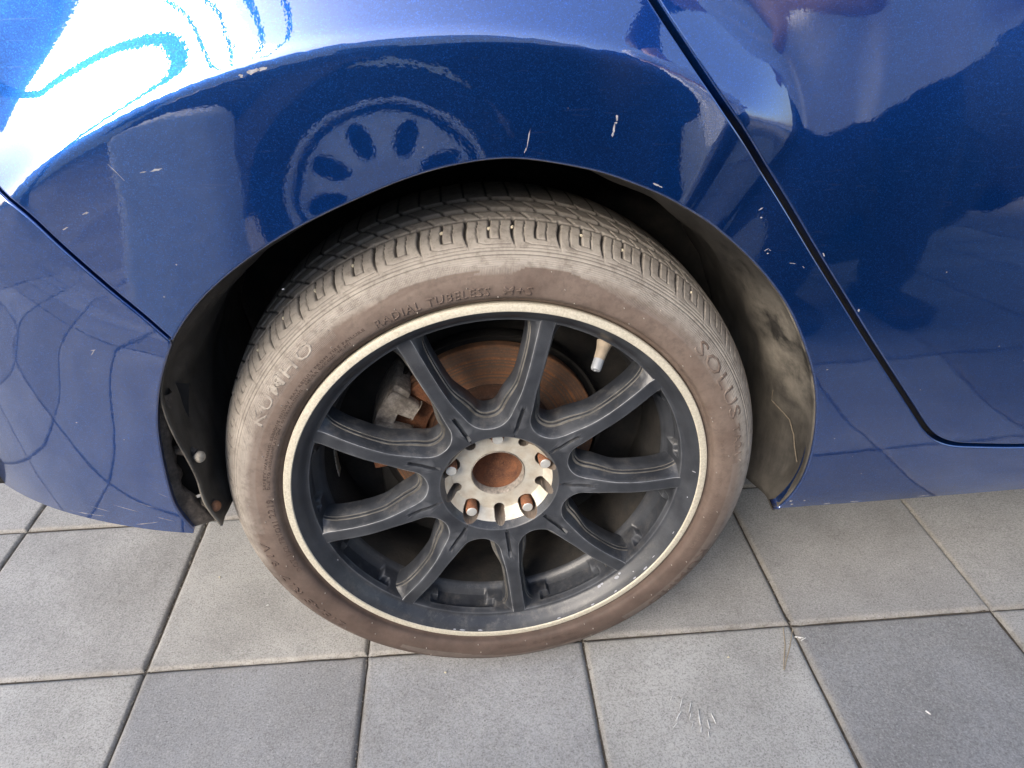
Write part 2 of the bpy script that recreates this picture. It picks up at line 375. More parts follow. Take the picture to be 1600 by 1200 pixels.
M_WEIGHT = mat_simple('wheel_weight_lead', (.42,.39,.33), .6, .4, 150, .2, .2, .0005)
M_SCREW = mat_simple('clip_head', (.36,.32,.26), .7, .1, 200, .35, .4, .0006)
M_SCREWR = mat_rust('rusty_clip_head', (.30,.13,.06), (.14,.07,.04), (.42,.28,.18), 160)
M_TORN = mat_simple('torn_bumper_edge', (.105,.088,.075), .9, 0, 200, .6, .9, .0025, (.02,.017,.015), .8, 80)
M_STALK = mat_simple('muddy_stalk', (.11,.09,.065), .9, 0, 200, .3, .2, .0004)
M_SCUFF = mat_simple('chalk_scuff', (.66,.655,.64), .9, 0, 300, .3, .2, .0004)
M_EDGE = mat_simple('edge_highlight_wear', (.20,.205,.215), .5, .1, 90, .6, .1, .0003)  # worn strip along the spoke edge, its bright highlight line painted in
M_LEDGE = mat_simple('dusty_ledge', (.085,.079,.069), .8, 0, 60, .7, .1, .0003)
M_CHIPW = mat_simple('chip_white', (.27,.28,.31), .6, 0, 300, .2, .2, .0004)
M_CHIPG = mat_simple('chip_grey', (.27,.27,.29), .7, 0, 400, .45, .4, .0004)
M_STONE = mat_simple('pale_grit', (.62,.55,.40), .8, 0, 300, .25, .4, .0006)
M_NEEDLE = mat_simple('dry_needle', (.32,.26,.18), .8, 0, 200, .25, .1, .0004)
M_SPECK = mat_simple('dark_speck', (.05,.045,.04), .9, 0, 200, .25, .1, .0004)
# ---------------------------------------------------------------- pavement of 30 cm concrete pavers
GX, GY, GA = -.4911, .0533, -.0323
def gpt(i, j): return (GX+.3*(math.cos(GA)*i-math.sin(GA)*j), GY+.3*(math.sin(GA)*i+math.cos(GA)*j))
I0, I1, J0, J1 = -4, 8, -7, 4
cs = [gpt(I0, J0), gpt(I1, J0), gpt(I1, J1), gpt(I0, J1)]
B = 400
V = [(x, y, -.0012) for x, y in cs]+[(-B,-B,-.0012),(B,-B,-.0012),(B,B,-.0012),(-B,B,-.0012)]+[(x, y, -.0052) for x, y in cs]
F = [(4,5,1,0),(5,6,2,1),(6,7,3,2),(7,4,0,3),(8,9,10,11),(0,1,9,8),(1,2,10,9),(2,3,11,10),(3,0,8,11)]
me = mesh('pavement', V, F, smooth=False); me.materials.append(M_FAR); me.materials.append(M_BED)
me.polygons.foreach_set('material_index', [0,0,0,0,1,1,1,1,1])
pavement = link('pavement', me, None); tag(pavement, kind='structure')
def paver_mesh(seed):
    rg = np.random.default_rng(seed)
    off = np.array([-.1478,-.1466,-.1448,-.1432,-.141,-.135,-.12,-.08,-.03,.03,.08,.12,.135,.141,.1432,.1448,.1466,.1478])*(.1487/.1478)
    n = len(off); X, Y = np.meshgrid(off, off, indexing='ij')
    d = .1487-np.maximum(abs(X), abs(Y))                       # distance from the edge
    z = -.0042*np.clip(1-d/.0052, 0, 1)**1.6
    z = z+rg.normal(0, .00022, z.shape)*(d > .001)
    wob = rg.normal(0, .0005, (n,))
    X2 = X+np.where(d < .0008, np.sign(X)*wob[None, :]*(abs(X) > .147), 0); Y2 = Y+np.where(d < .0008, np.sign(Y)*wob[:, None]*(abs(Y) > .147), 0)
    P = np.stack([X2, Y2, z], -1)
    for q_ in range(3):                                            # a few knocked corners and edges
        cx_, cy_ = rg.choice((-.149, .149)), rg.uniform(-.149, .149)
        if rg.random() < .5: cx_, cy_ = cy_, cx_
        P[..., 2] -= .0035*np.clip(1-np.hypot(X-cx_, Y-cy_)/rg.uniform(.004, .010), 0, 1)
    edge = np.clip(1-d/.0085, 0, 1)**.8
    # skirt down into the joint
    big = np.zeros((n+2, n+2, 3)); big[1:-1, 1:-1] = P
    big[0, 1:-1] = P[0]; big[-1, 1:-1] = P[-1]; big[1:-1, 0] = P[:, 0]; big[1:-1, -1] = P[:, -1]
    big[0,0]=P[0,0]; big[0,-1]=P[0,-1]; big[-1,0]=P[-1,0]; big[-1,-1]=P[-1,-1]
    for s in (np.s_[0, :], np.s_[-1, :], np.s_[:, 0], np.s_[:, -1]): big[s][:, 2] = -.03
    ee = np.ones((n+2, n+2)); ee[1:-1, 1:-1] = edge
    me = grid_mesh('paver', big); attr(me, 'edge', ee); me.materials.append(M_PAV)
    return me
pmesh = [paver_mesh(s) for s in range(6)]
TONE = {(-1,-1):(.27,.262,.243), (0,-1):(.165,.165,.168), (1,-1):(.215,.217,.22), (2,-1):(.275,.272,.258), (3,-1):(.135,.137,.142), (4,-1):(.25,.245,.235),
        (-1,0):(.235,.226,.212), (0,0):(.285,.272,.246), (1,0):(.25,.24,.225), (2,0):(.215,.208,.198), (3,0):(.215,.208,.20), (4,0):(.225,.217,.205), (5,0):(.21,.205,.20), (-2,0):(.25,.24,.225),
        (-1,1):(.25,.24,.22), (-2,1):(.26,.25,.235), (0,1):(.27,.255,.235), (3,1):(.19,.185,.18), (4,1):(.18,.176,.172), (5,1):(.18,.176,.172)}
for j in range(J0, J1):
    for i in range(I0, I1):
        a, b = gpt(i+.5, j+.5)
        o = link('paver', pmesh[(i*5+j*3) % 6], None, pavement)
        o.location = (a+random.gauss(0, .0005), b+random.gauss(0, .0005), random.uniform(-.0012, 0)); o.rotation_euler = (random.gauss(0, .002), random.gauss(0, .002), GA+random.choice((0, 1, 2, 3))*math.pi/2+random.gauss(0, .0012))
        c = TONE.get((i, j))
        if c is None:
            v = random.choice((.16, .2, .24, .27)); c = (v, v*.985, v*.95)
        c = tuple(.80*v_+.20*.225 for v_ in c); k_ = 1.72; o.color = (c[0]*k_, c[1]*k_*1.0, c[2]*k_*1.005, 1)

# loose grit lying in the joints and scattered on the slabs, too fine to count
V, F = [], []
gr = np.random.default_rng(3)
for k in range(4200):
    i_, j_ = gr.uniform(-2, 6), gr.uniform(-2, 2)
    if k < 3300:
        if gr.random() < .5: i_ = round(i_)+gr.normal(0, .0035)
        else: j_ = round(j_)+gr.normal(0, .0035)
        zz_, s_ = -.0012, gr.uniform(.0004, .0011)
    else: zz_, s_ = .0002, gr.uniform(.0002, .0006)
    x_, y_ = gpt(i_, j_); b_ = len(V); q_ = gr.normal(0, .25, (6, 3))
    for (a1, b1, c1), e_ in zip(((1,0,0),(-1,0,0),(0,1,0),(0,-1,0),(0,0,1),(0,0,-1)), q_): V.append((x_+s_*(a1+e_[0]), y_+s_*(b1+e_[1]), zz_+s_*(c1+e_[2])*.8))
    for f_ in ((0,2,4),(2,1,4),(1,3,4),(3,0,4),(2,0,5),(1,2,5),(3,1,5),(0,3,5)): F.append(tuple(b_+n_ for n_ in f_))
g_ = link('joint_grit', mesh('joint_grit', V, F, smooth=False), mat_simple('joint_grit', (.21,.19,.16), .95, 0, 300, .6, 0), pavement); tag(g_, kind='stuff')
# ---------------------------------------------------------------- the car
car = empty('car'); tag(car, 'dark blue metallic car with black nine-spoke wheel parked on grey pavers', 'car')
WC = Vector((-.003, 0, .3042))
# ---- tyre: one ring with real grooves, sipes and mould lines
prof = np.array([(.2330,.0130),(.2375,.0085),(.2395,.0052),(.2410,.0046),(.2428,.0040),(.2440,.0016),(.2452,-.0022),(.2470,-.0040),(.2500,-.0052),(.2550,-.0060),(.2610,-.0062),(.2660,-.0056),(.2710,-.0044),
    (.2760,-.0026),(.2800,-.0004),(.2840,.0024),(.2875,.0054),(.2910,.0094),(.2940,.0136),(.2968,.0184),(.2993,.0236),(.3018,.0300),(.3040,.0370),(.3058,.0440),(.3078,.0560),(.3095,.0720),(.3103,.0900),(.3106,.1060)])
sl = np.concatenate([[0], np.cumsum(np.hypot(*np.diff(prof, axis=0).T))])
def smooth_prof(s):
    return np.stack([_pr(s), _py(s)], -1)
_pr, _py = _spline(sl, prof[:,0]), _spline(sl, prof[:,1])
s_of_r = lambda r: np.interp(r, prof[:,0], sl)
sA = np.concatenate([np.linspace(0, s_of_r(.246), 12)[:-1], np.linspace(s_of_r(.246), s_of_r(.2855), 26)[:-1], np.linspace(s_of_r(.2855), s_of_r(.3052), 58)[:-1], np.linspace(s_of_r(.3052), sl[-1], 34)])
PITCH, PER = 42, 44
NA = PITCH*PER
ang = np.arange(NA)*2*np.pi/NA
A, Sg = np.meshgrid(ang, sA, indexing='ij')
u = (A*PITCH/(2*np.pi)) % 1; pl = 2*np.pi*.303/PITCH             # pitch length in metres
t = Sg-s_of_r(.2885)                                             # metres past the shoulder line, towards the crown
T1 = s_of_r(.3045)-s_of_r(.2885)
def line(uc, wid):                                               # soft line across the pitch at phase uc
    d = np.abs(((u-uc+.5) % 1)-.5)*pl
    return np.clip(1.25-d/(wid/2+1e-9), 0, 1)
tn = np.clip(t/T1, 0, 1)
bend = .10*np.sin(tn*2.4)-.05*tn
ins = lambda a, b, soft=.0008: np.clip((t-a)/soft+.5, 0, 1)*np.clip((b-t)/soft+.5, 0, 1)
dep = np.zeros_like(t); grv = np.zeros_like(t)
def cut(mask, d):
    global dep, grv
    dep = np.maximum(dep, mask*d); grv = np.maximum(grv, np.clip(mask*np.clip(d/.0018, 0, 1), 0, 1))
cut(line(.0+bend, .0011+.0024*np.clip(tn*2.2-.35, 0, 1))*ins(.0006, T1+.010), .0006+.0046*np.clip(tn*2-.3, 0, 1))     # through groove
cut(line(.5+bend, .0024)*ins(T1*.42, T1+.010), .0045)                                                                 # short groove
for ph, t0 in ((.27, .36), (.76, .30)): cut(line(ph+bend, .0012)*ins(T1*t0, T1+.004), .0022)                          # sipes
def band(t0, w): return np.clip(1.25-np.abs(t-t0)/(w/2), 0, 1)
pi_ = lambda a, b: ((((u-bend-a) % 1) < (b-a))).astype(float)
cut(band(T1*.40, .0012)*pi_(.27, .50), .0010)                                                                         # U foot
cut(band(T1*(.22+.5*np.clip(((u-bend) % 1)-.62, 0, .2)), .0012)*pi_(.06, .76), .0010)                                 # step line under the block
cut(band(.0008, .0013), .0011); cut(band(-.0034, .0013), .0012); cut(band(.0044, .0011)*pi_(.04, .90), .0008)         # double rings
# circumferential grooves and angled sipes on the crown
tc = Sg-s_of_r(.3058)
cut(np.clip(1.3-np.abs(tc-.0015)/.0011, 0, 1), .0030)
cut(np.clip(1.25-np.abs(tc-.022)/.0034, 0, 1), .0065); cut(np.clip(1.25-np.abs(tc-.052)/.0034, 0, 1), .0065)
for ph in (.1, .6):
    d = np.abs(((u-ph-tc*14+.5) % 1)-.5)*pl
    cut(np.clip(1.2-d/.0013, 0, 1)*(tc > .004), .0035)
# sidewall relief: rings and flame-shaped hatched bands
def sring(r, w, d):
    global dep
    dep += -d*np.clip(1.2-np.abs(Sg-s_of_r(r))/(w/2), 0, 1)
sring(.2455, .0020, .0009); sring(.2632, .0016, .00045); sring(.2855, .0016, .0004)
deg = np.degrees(A) % 360
rad_ = np.interp(Sg, sl, prof[:,0])
hatch = np.zeros_like(t)
ph = (deg-60+360) % 180
lo = .2640+.0000*ph; hi = .2835
m1 = (ph < 62)*(rad_ > lo)*(rad_ < hi)
flame = (.2655+.017*(ph-0)/62); hatch = np.maximum(hatch, m1*(rad_ < .2835)*(np.abs(rad_-flame) < .0055+.002*np.sin(ph*.16)))
m2 = (((deg+55) % 180) < 60)*(rad_ > .2645)*(rad_ < .2835); hatch = np.maximum(hatch, m2*.9)
for k in range(4):
    fl_ = .2662+.0155*np.clip(((deg-92-7*k) % 180)/46, 0, 1)
    dep = np.maximum(dep, .0005*np.clip(1.2-np.abs(rad_-fl_)/.0008, 0, 1)*((((deg-92-7*k) % 180) < 46)))
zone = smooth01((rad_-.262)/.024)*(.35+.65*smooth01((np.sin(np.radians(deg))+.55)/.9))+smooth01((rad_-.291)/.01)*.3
patch = ((rad_ > .2640) & (rad_ < .2762) & (deg > 60+(rad_-.2640)*1300) & (deg < 90-(rad_-.2640)*500))|((rad_ > .2640) & (rad_ < .2745) & (deg > 100-(rad_-.2640)*700) & (deg < 124-(rad_-.2640)*1500))
zone = np.where(patch, zone*.25, zone); hatch = np.where(patch, 0, hatch)
hatch = np.maximum(hatch, ((deg > 30) & (deg < 60) & (rad_ > .2645) & (rad_ < .2835))*1.)
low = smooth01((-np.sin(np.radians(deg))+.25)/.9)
pp = smooth_prof(sA)
tg = np.gradient(pp, axis=0); tg /= np.linalg.norm(tg, axis=1, keepdims=True)
nr, ny = tg[:,1], -tg[:,0]                                        # outward normal of the profile in (r, y)
sgn = np.sign(nr*1+ -ny*1); nr, ny = np.abs(nr), -np.abs(ny)
wear = .00025*np.sin(A*3+1)+.0002*np.sin(A*7)
rr = pp[None,:,0]-dep*nr[None]+wear*0; yy = pp[None,:,1]-dep*ny[None]
# far half of the carcass, plain
ti = np.linspace(0, 1, 26); bi = _spline([0,.25,.5,.62,.7,.8,.9,1],[.3106,.3103,.308,.3045,.297,.275,.25,.233]); by = _spline([0,.25,.5,.62,.7,.8,.9,1],[.107,.125,.16,.175,.187,.2,.2,.195])
rr = np.concatenate([rr, np.repeat(bi(ti)[None,1:], NA, 0)], 1); yy = np.concatenate([yy, np.repeat(by(ti)[None,1:], NA, 0)], 1)
X = np.cos(ang)[:,None]*rr; Z = np.sin(ang)[:,None]*rr
zmin = -WC.z+.0004
sq = np.clip((zmin+.012-Z)/.012, 0, 1)
yy = yy-.004*sq**2*(rad_.shape[1] and 1)*np.where(yy < .03, 1, 0)
Z = np.maximum(Z, zmin)
P = np.stack([X, yy, Z], -1)
me = grid_mesh('tyre', P, close_u=True, flip=True)
padc = lambda a: np.concatenate([a, np.repeat(a[:, -1:], 25, 1)], 1)
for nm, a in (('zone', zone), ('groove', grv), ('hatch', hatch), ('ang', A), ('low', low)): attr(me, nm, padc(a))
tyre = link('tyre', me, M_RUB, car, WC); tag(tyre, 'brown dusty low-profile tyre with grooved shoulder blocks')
# ---- moulded writing
def surf(r):
    s = s_of_r(r); return np.interp(s, sl, prof[:,1])
def lettering(txt, a_start, a_end, r_base, height, thick=.0010, bold=0.0, outline=False, shear=0., fit=True, name='moulded_lettering'):
    c = bpy.data.curves.new('txt', 'FONT'); c.body = txt; c.size = 1; c.extrude = .0; c.resolution_u = 2; c.offset = bold; c.shear = shear; c.space_character = 1.14
    o = bpy.data.objects.new('txt', c); COL.objects.link(o)
    dg = bpy.context.evaluated_depsgraph_get(); dg.update()
    m = bpy.data.meshes.new_from_object(o.evaluated_get(dg)); bpy.data.objects.remove(o); 
    bm = bmesh.new(); bm.from_mesh(m); bpy.data.meshes.remove(m)
    bmesh.ops.remove_doubles(bm, verts=bm.verts, dist=1e-5)
    bmesh.ops.triangulate(bm, faces=bm.faces)
    ret = bmesh.ops.extrude_face_region(bm, geom=list(bm.faces))
    for v in [g for g in ret['geom'] if isinstance(g, bmesh.types.BMVert)]: v.co.z = 1
    if len(txt) < 20:                                            # enough points for the strokes to follow the bulging sidewall
        for _ in range(3):
            bmesh.ops.subdivide_edges(bm, edges=[e for e in bm.edges if (e.verts[0].co-e.verts[1].co).xy.length > .12], cuts=1)
            bmesh.ops.triangulate(bm, faces=bm.faces)
    xs = [v.co.x for v in bm.verts]; x0, x1 = min(xs), max(xs); H = .72
    a0, a1 = R(a_start), R(a_end)
    for v in bm.verts:
        a = a0+(v.co.x-x0)/(x1-x0)*(a1-a0); r = r_base+v.co.y/H*height
        y = float(surf(r))-(thick*(.3+.7*0)+thick*(v.co.z-.6)*1.5)
        v.co = (math.cos(a)*r, y, math.sin(a)*r)
    bmesh.ops.recalc_face_normals(bm, faces=bm.faces)
    me = bpy.data.meshes.new(name); bm.to_mesh(me); bm.free()
    attr(me, 'low', [.9 if (a_start % 360 > 165 or a_start < 0) else .1]*len(me.vertices)); attr(me, 'zone', [(.72 if a_start > 60 else .30) if r_base > .262 and not (a_start > 165 or a_start < 0) else .0]*len(me.vertices))
    return link(name, me, M_RUB, tyre)
lettering('RADIAL TUBELESS', 117.0, 91.3, .2500, .0088, bold=.004, shear=.12)
lettering('M+S', 88.6, 82.2, .2500, .0088, .0011, bold=.004, shear=.12)
lettering('SOLUS', 41.5, 18.5, .2668, .0140, .00032, bold=.014)
lettering('TA21', 16.5, 7.5, .2672, .0090, .0004, bold=.008)
lettering('KUMHO', 153.5, 130.5, .2680, .0130, .0003, bold=.008)
lettering('KUMHO', 336, 313, .2680, .0130, .0004, bold=.008)
lettering('215/45 R17  91V', 222.5, 188, .2672, .0088, bold=.016)
lettering('DOT 1X0 7BYO31', 199.5, 181.5, .2478, .0060, .0006)
lettering('2219', 180, 174.2, .2485, .0072, .0006, bold=.01)
lettering('SAFETY WARNING: SERIOUS INJURY MAY RESULT FROM TIRE FAILURE', 171, 119.5, .2545, .0028, .0005)
lettering('DUE TO UNDERINFLATION / OVERLOADING   NEVER EXCEED 40 PSI', 171, 124, .2505, .0028, .0005)
lettering('MAX LOAD 615 kg (1356 LBS)  MAX PRESS 350 kPa (51 PSI)', 13, -24, .2515, .0040, .0005)
lettering('TREADWEAR 500  TRACTION A  TEMPERATURE A', 292, 268, .2515, .0045, .0005)
# vent nibs on the sidewall, grit caught in the tread
nib = MB().lathe([(0,-.0016),(.0005,-.0014),(.0006,0)], 6, Matrix.Rotation(R(-90), 4, 'X')).build('vent_nib', M_RUB, None); nibm = nib.data; bpy.data.objects.remove(nib)
attr(nibm, 'zone', [.9]*len(nibm.vertices))
k = 0
for r_ in (.2475, .2600, .2745):
    for a_ in np.arange(0, 360, 17 if r_ < .27 else 24):
        a = R(a_+random.uniform(-2, 2)+r_*3000); o = link('vent_nib', nibm, None, tyre, (math.cos(a)*r_, float(surf(r_)), math.sin(a)*r_))
stone_me = MB().lathe([(0,.0022),(.0014,.0016),(.0020,0),(.0013,-.0016),(0,-.002)], 7).build('lodged_stone', M_STONE, None, sharp=None, jit=.0004); sm = stone_me.data; bpy.data.objects.remove(stone_me)
gper = 360/PITCH
for i, (px_a, tt) in enumerate([(112.0,.85),(101.5,.85),(93,.8),(85.5,.85),(77,.85),(120.5,.82),(62,.8),(47,.8),(129,.85),(138,.85)]):
    ph0 = .5 if i != 3 else 0.
    b0 = .10*math.sin(tt*2.4)-.05*tt
    kx = round(px_a/gper-ph0-b0); a = R((kx+ph0+b0)*gper)
    s = s_of_r(.2885)+tt*T1; r_, y_ = _pr(s), _py(s)
    o = link('lodged_stone', sm, None, tyre, (math.cos(a)*(r_-.0012), float(y_)+.0005, math.sin(a)*(r_-.0012))); o.rotation_euler = (i, i*2, i*3); o.scale = (.8, 1.2, .8)
# ---- rim
rim = empty('wheel_rim', WC, car); tag(rim, 'black nine-spoke alloy rim with pale worn lip')
LX = Matrix.Rotation(R(90), 4, 'X')          # lathe axis z -> -y
def lath(prof_ry, name, mat, parent, n=160, sharp=30):
    return MB().lathe([(r, -y) for r, y in prof_ry], n, LX).build(name, mat, parent, sharp)
lath([(.2340,.016),(.2372,.008),(.2380,.002),(.2372,.0002),(.2355,-.0006),(.2300,-.0006),(.2292,.0002),(.2288,.002)], 'rim_lip', M_LIP, rim, 220)
# dark dish and barrel with recessed pockets between the spokes
bp = np.array([(.2291,.0006),(.2282,.0014),(.2255,.0034),(.2222,.0068),(.2192,.0108),(.2168,.0142),(.2152,.0158),(.2138,.0163),(.2127,.0168),(.2122,.0185),(.2117,.0220),(.2112,.0250),
    (.2107,.0280),(.2102,.0310),(.2097,.0345),(.2092,.0380),(.2086,.0415),(.2080,.0450),(.2074,.0485),(.2066,.0520),(.2050,.0540),(.2030,.0560),(.2010,.0600),(.1990,.0660),(.1950,.0760),(.1925,.0900),(.1935,.110),(.2000,.135),(.2060,.165),(.2110,.188),(.2250,.196),(.2290,.198)])
nb = 900; ba = np.arange(nb)*2*np.pi/nb
rel = (np.degrees(ba)-55.5+20) % 40-20                         # angle from the middle of a window
RL_, YL_ = np.repeat(bp[None,:,0], nb, 0), np.repeat(bp[None,:,1], nb, 0)
ya = YL_
half = 11.5-2.8*smooth01((ya-.034)/.004)*1.0
pock = smooth01((half-np.abs(rel)[:,None])/.9+.5)*smooth01((ya-.0262)/.0024)*smooth01((.0505-ya)/.0024)
RL_ = RL_+.0070*pock
P = np.stack([np.cos(ba)[:,None]*RL_, YL_, np.sin(ba)[:,None]*RL_], -1)
bmi = np.where(np.repeat(bp[None,:-1,1], nb, 0) > .0585, 1, 0)  # deep barrel gets a darker material, shade put into its colour
me = grid_mesh('rim_barrel', P, close_u=True, sharp=38, mat_idx=bmi); link('rim_barrel', me, [M_BLK, M_DARK], rim)
# one spoke: right half built as rows round its window, left half mirrored
def yfront(r): return .0150+.0026*smooth01((.086-r)/.016)+.0010*smooth01((r-.15)/.06)-.0065*math.sin(math.pi*min(1, max(0, (r-.095)/.112)))
def whalf(r): return .0073+.0032*smooth01((.14-r)/.05)
c20, s20 = math.cos(R(20)), math.sin(R(20)); UB = .0815; w0 = whalf(.1); cc = (UB-w0)/(1-s20); RR = cc-UB; rt = cc*c20
cols = []   # (kind, value)
for r in np.concatenate([[.2165,.2145,.2125,.2105,.208,.205,.2,.194], np.linspace(.186, rt+.004, 16)]): cols.append(('L', r))
for k in range(1, 17): cols.append(('C', k/16))
offs = [('f', 0.), ('f', .0017), ('f', .0024), ('g', .45), ('g', .93), ('e', 0.)]
side = [(.0007,.0005),(.0038,.0062),(.0070,.0124),(.0094,.0132),(.0097,.0136),(.0101,.0166),(.0116,.0172),(.0119,.0176),(.0126,.030),(.0120,.040)]
def spoke_pt(kind, v, rowtype, q):
    """2D point in the window frame (spoke centre line at +20 deg), plus depth y"""
    d_ = np.array([c20, s20]); nrm = np.array([s20, -c20])
    if kind == 'L':
        w = whalf(v); base = d_*v; edge = base+nrm*w; inn = nrm
        flare = .0085*math.exp(-(.2105-v)/.0085) if v < .2105 else .0085
    else:
        th = R(110)+(R(180)-R(110))*v           # arc of the window's inner end, from tangent point to the axis
        edge = np.array([cc, 0])+RR*np.array([math.cos(th), math.sin(th)]); inn = -np.array([math.cos(th), math.sin(th)]); flare = 0
        rr0 = rt+.004; rh = .0688
        if v < .42: base = d_*(rr0+(rh-rr0)*v/.42)
        else:
            a = R(20)*(1-(v-.42)/.58); base = rh*np.array([math.cos(a), math.sin(a)])
    if rowtype == 'f':
        pt = base+(nrm*q if (kind == 'L' or v < .42) else (q/.0024*.0016)*np.array([math.cos(a), math.sin(a)]))
        r = float(np.hypot(*pt)); y = yfront(r)
        if kind == 'L' or v < .42:
            rc_ = float(np.hypot(*base))
            if q < .0020 and .0765 < rc_ < .108: y += .0042
    elif rowtype == 'g':
        pt = base+nrm*.0024 if (kind == 'L' or v < .42) else base
        pt = pt+(edge-pt)*q; y = yfront(float(np.hypot(*pt)))
    elif rowtype == 'e': pt = edge; y = yfront(float(np.hypot(*pt)))+.00015
    else:
        dd, dy = q
        ks = (.50+.5*smooth01((.142-v)/.038)) if kind == 'L' else 1.0
        pt = edge+inn*(dd*ks+flare*min(1, dy/.012)); y = yfront(float(np.hypot(*edge)))+dy*(1 if kind == 'L' else 1)
    return pt, y
rows = offs+[('s', q) for q in side]
V, F = [], []
for sgn_ in (1, -1):
    idx = {}
    for i, (kd, v) in enumerate(cols):
        for j, (rt_, q) in enumerate(rows):
            pt, y = spoke_pt(kd, v, rt_, q)
            a = math.atan2(pt[1], pt[0])-R(20); r = math.hypot(*pt); a = a*sgn_     # spoke centre line on angle 0; first half lies clockwise
            idx[i, j] = len(V); V.append((r*math.cos(a), y, r*math.sin(a)))
    for i in range(len(cols)-1):
        for j in range(len(rows)-1):
            f = (idx[i, j], idx[i+1, j], idx[i+1, j+1], idx[i, j+1])
            F.append(f if sgn_ == 1 else f[::-1])
me = mesh('spoke', V, F)
_ne = len(offs)-1; _mi = [(1 if j == _ne else (2 if j in (_ne+3, _ne+6) else 0)) for s_ in (1, -1) for i in range(len(cols)-1) for j in range(len(rows)-1)]
me.polygons.foreach_set('material_index', _mi); bm = bmesh.new(); bm.from_mesh(me); bmesh.ops.remove_doubles(bm, verts=bm.verts, dist=2e-5); bmesh.ops.recalc_face_normals(bm, faces=bm.faces)
bm.faces.ensure_lookup_table()
ff = max(bm.faces, key=lambda f: -abs(f.calc_center_median().z)-abs(f.calc_center_median().x-.16)*.5-f.calc_center_median().y*5)
if ff.normal.y > 0: bmesh.ops.reverse_faces(bm, faces=bm.faces)
bmesh.ops.bevel(bm, geom=[e for e in bm.edges if len(e.link_faces) == 2 and e.calc_face_angle(0) > R(28)], offset=.0006, segments=2, affect='EDGES', profile=.5) if False else None
bm.to_mesh(me); bm.free(); me.polygons.foreach_set('use_smooth', [True]*len(me.polygons)); me.set_sharp_from_angle(angle=R(27))
for m_ in (M_BLK, M_EDGE, M_LEDGE): me.materials.append(m_)
for k in range(9):
    o = link('spoke', me, None, rim); o.rotation_euler = (0, -R(35.5+40*k), 0)
# hub: dished champagne pad with ten lug holes, black rim round it
hr = np.concatenate([np.linspace(.0305, .0315, 3)[:-1], np.linspace(.0315, .0695, 62)]); ha = np.arange(560)*2*np.pi/560
HR, HA = np.meshgrid(hr, ha, indexing='ij'); hx, hz = HR*np.cos(HA), HR*np.sin(HA)
hy = np.where(HR < .0540, .0405, np.where(HR < .0625, .0405-(HR-.0540)/.0085*.0145, .0260-(HR-.0625)/.006*.0085))
hy = np.where(HR > .0685, .0175, hy); hy = np.where(HR < .0318, .044, hy)
hole = np.full(HR.shape, 1.)
for k in range(10):
    a = R(18+36*k); stud = (k % 2 == 0); rc_ = .0572 if stud else .0560; rad0 = .0102 if stud else .0058
    # slots run outwards
    px, pz = hx-rc_*math.cos(a), hz-rc_*math.sin(a)
    if not stud:
        al_ = px*math.cos(a)+pz*math.sin(a); ac_ = -px*math.sin(a)+pz*math.cos(a)
        d = np.hypot(np.maximum(np.abs(al_)-.0035, 0), ac_)-rad0
    else: d = np.hypot(px, pz)-rad0
    hole = np.minimum(hole, d)
hy = np.where(hole < 0, np.maximum(hy, .0640), hy)
P = np.stack([hx, hy, hz], -1)
hf = (hole[:-1,:]+np.roll(hole[:-1,:], -1, 1)+hole[1:,:]+np.roll(hole[1:,:], -1, 1))/4
mi = np.where(hf < .0006, 2, np.where(HR[:-1,:] > .0623, 1, 0))
me = grid_mesh('hub_pad', P, close_v=True, flip=False, sharp=30, mat_idx=mi)
hub = link('hub_pad', me, [M_CHAMP, M_BLK, M_HOLE], rim); tag(hub, 'champagne dished hub pad with ten lug holes')
lath([(.0318,.0403),(.0312,.0392),(.0303,.0410),(.0298,.050)], 'bore_ring', M_CAST, rim, 80)
# ---- hub dust bowl, studs, valve, weights
def lathc(prof_ry, name, mat, n=64, sharp=30, parent=None, loc=WC): 
    return MB().lathe([(r, -y) for r, y in prof_ry], n, LX).build(name, mat, parent or car, sharp, loc=loc)
lathc([(.0310,.046),(.0300,.058),(.0275,.068),(.022,.077),(.014,.083),(.006,.0852),(.0,.0855)], 'hub_bore', M_RUSTB)
sp = [(.0073,.075)]
for k in range(14): sp += [(.0073,.0660-k*.0026),(.0069,.0653-k*.0026)]
sp += [(.0071,.0296),(.0062,.0284)]
for k in range(5):
    a = R(18+72*k); L = WC+Vector((math.cos(a)*.0572, 0, math.sin(a)*.0572))
    st = lathc(sp, 'wheel_stud', M_RUST, 20, 20, loc=L)
    if k == 0: tag(st, 'bare rusty wheel stud without its nut')
    MB().lathe([(.00625,-.02835),(.0058,-.0277),(.0025,-.0274),(0,-.0275)], 20, LX).build('stud_tip', M_STEELTIP, st)
a = R(56.5); dv = Vector((math.cos(a), 0, math.sin(a)))
vb = dv*.2085+Vector((0,.026,0)); vd = (-dv*.72+Vector((0,-.62,0))).normalized()
vs = MB().tube([vb, vb+vd*.004, vb+vd*.010, vb+vd*.019, vb+vd*.0205], [.0088,.0076,.0064,.0058,.0052], 18).build('valve_stem', M_VALVE, rim)
MB().tube([vb+vd*.0195, vb+vd*.0202, vb+vd*.0300, vb+vd*.0320, vb+vd*.0326], [.0046,.0056,.0055,.0049,.0034], 18).tube([vb+vd*.0322, vb+vd*.0333], [.0016,.0013], 10).build('valve_cap', M_CAP, rim)
for k in range(4):
    a = R(176+k*3.1); r0 = .1935
    M_ = Matrix.Translation((math.cos(a)*r0, .094, math.sin(a)*r0)) @ Matrix.Rotation(-a, 4, 'Y')
    b = MB(); b.box((0,0,0), (.003,.017,.0095), bev=.0006); 
    o = b.build('balance_weight', M_WEIGHT, rim); o.matrix_local = M_
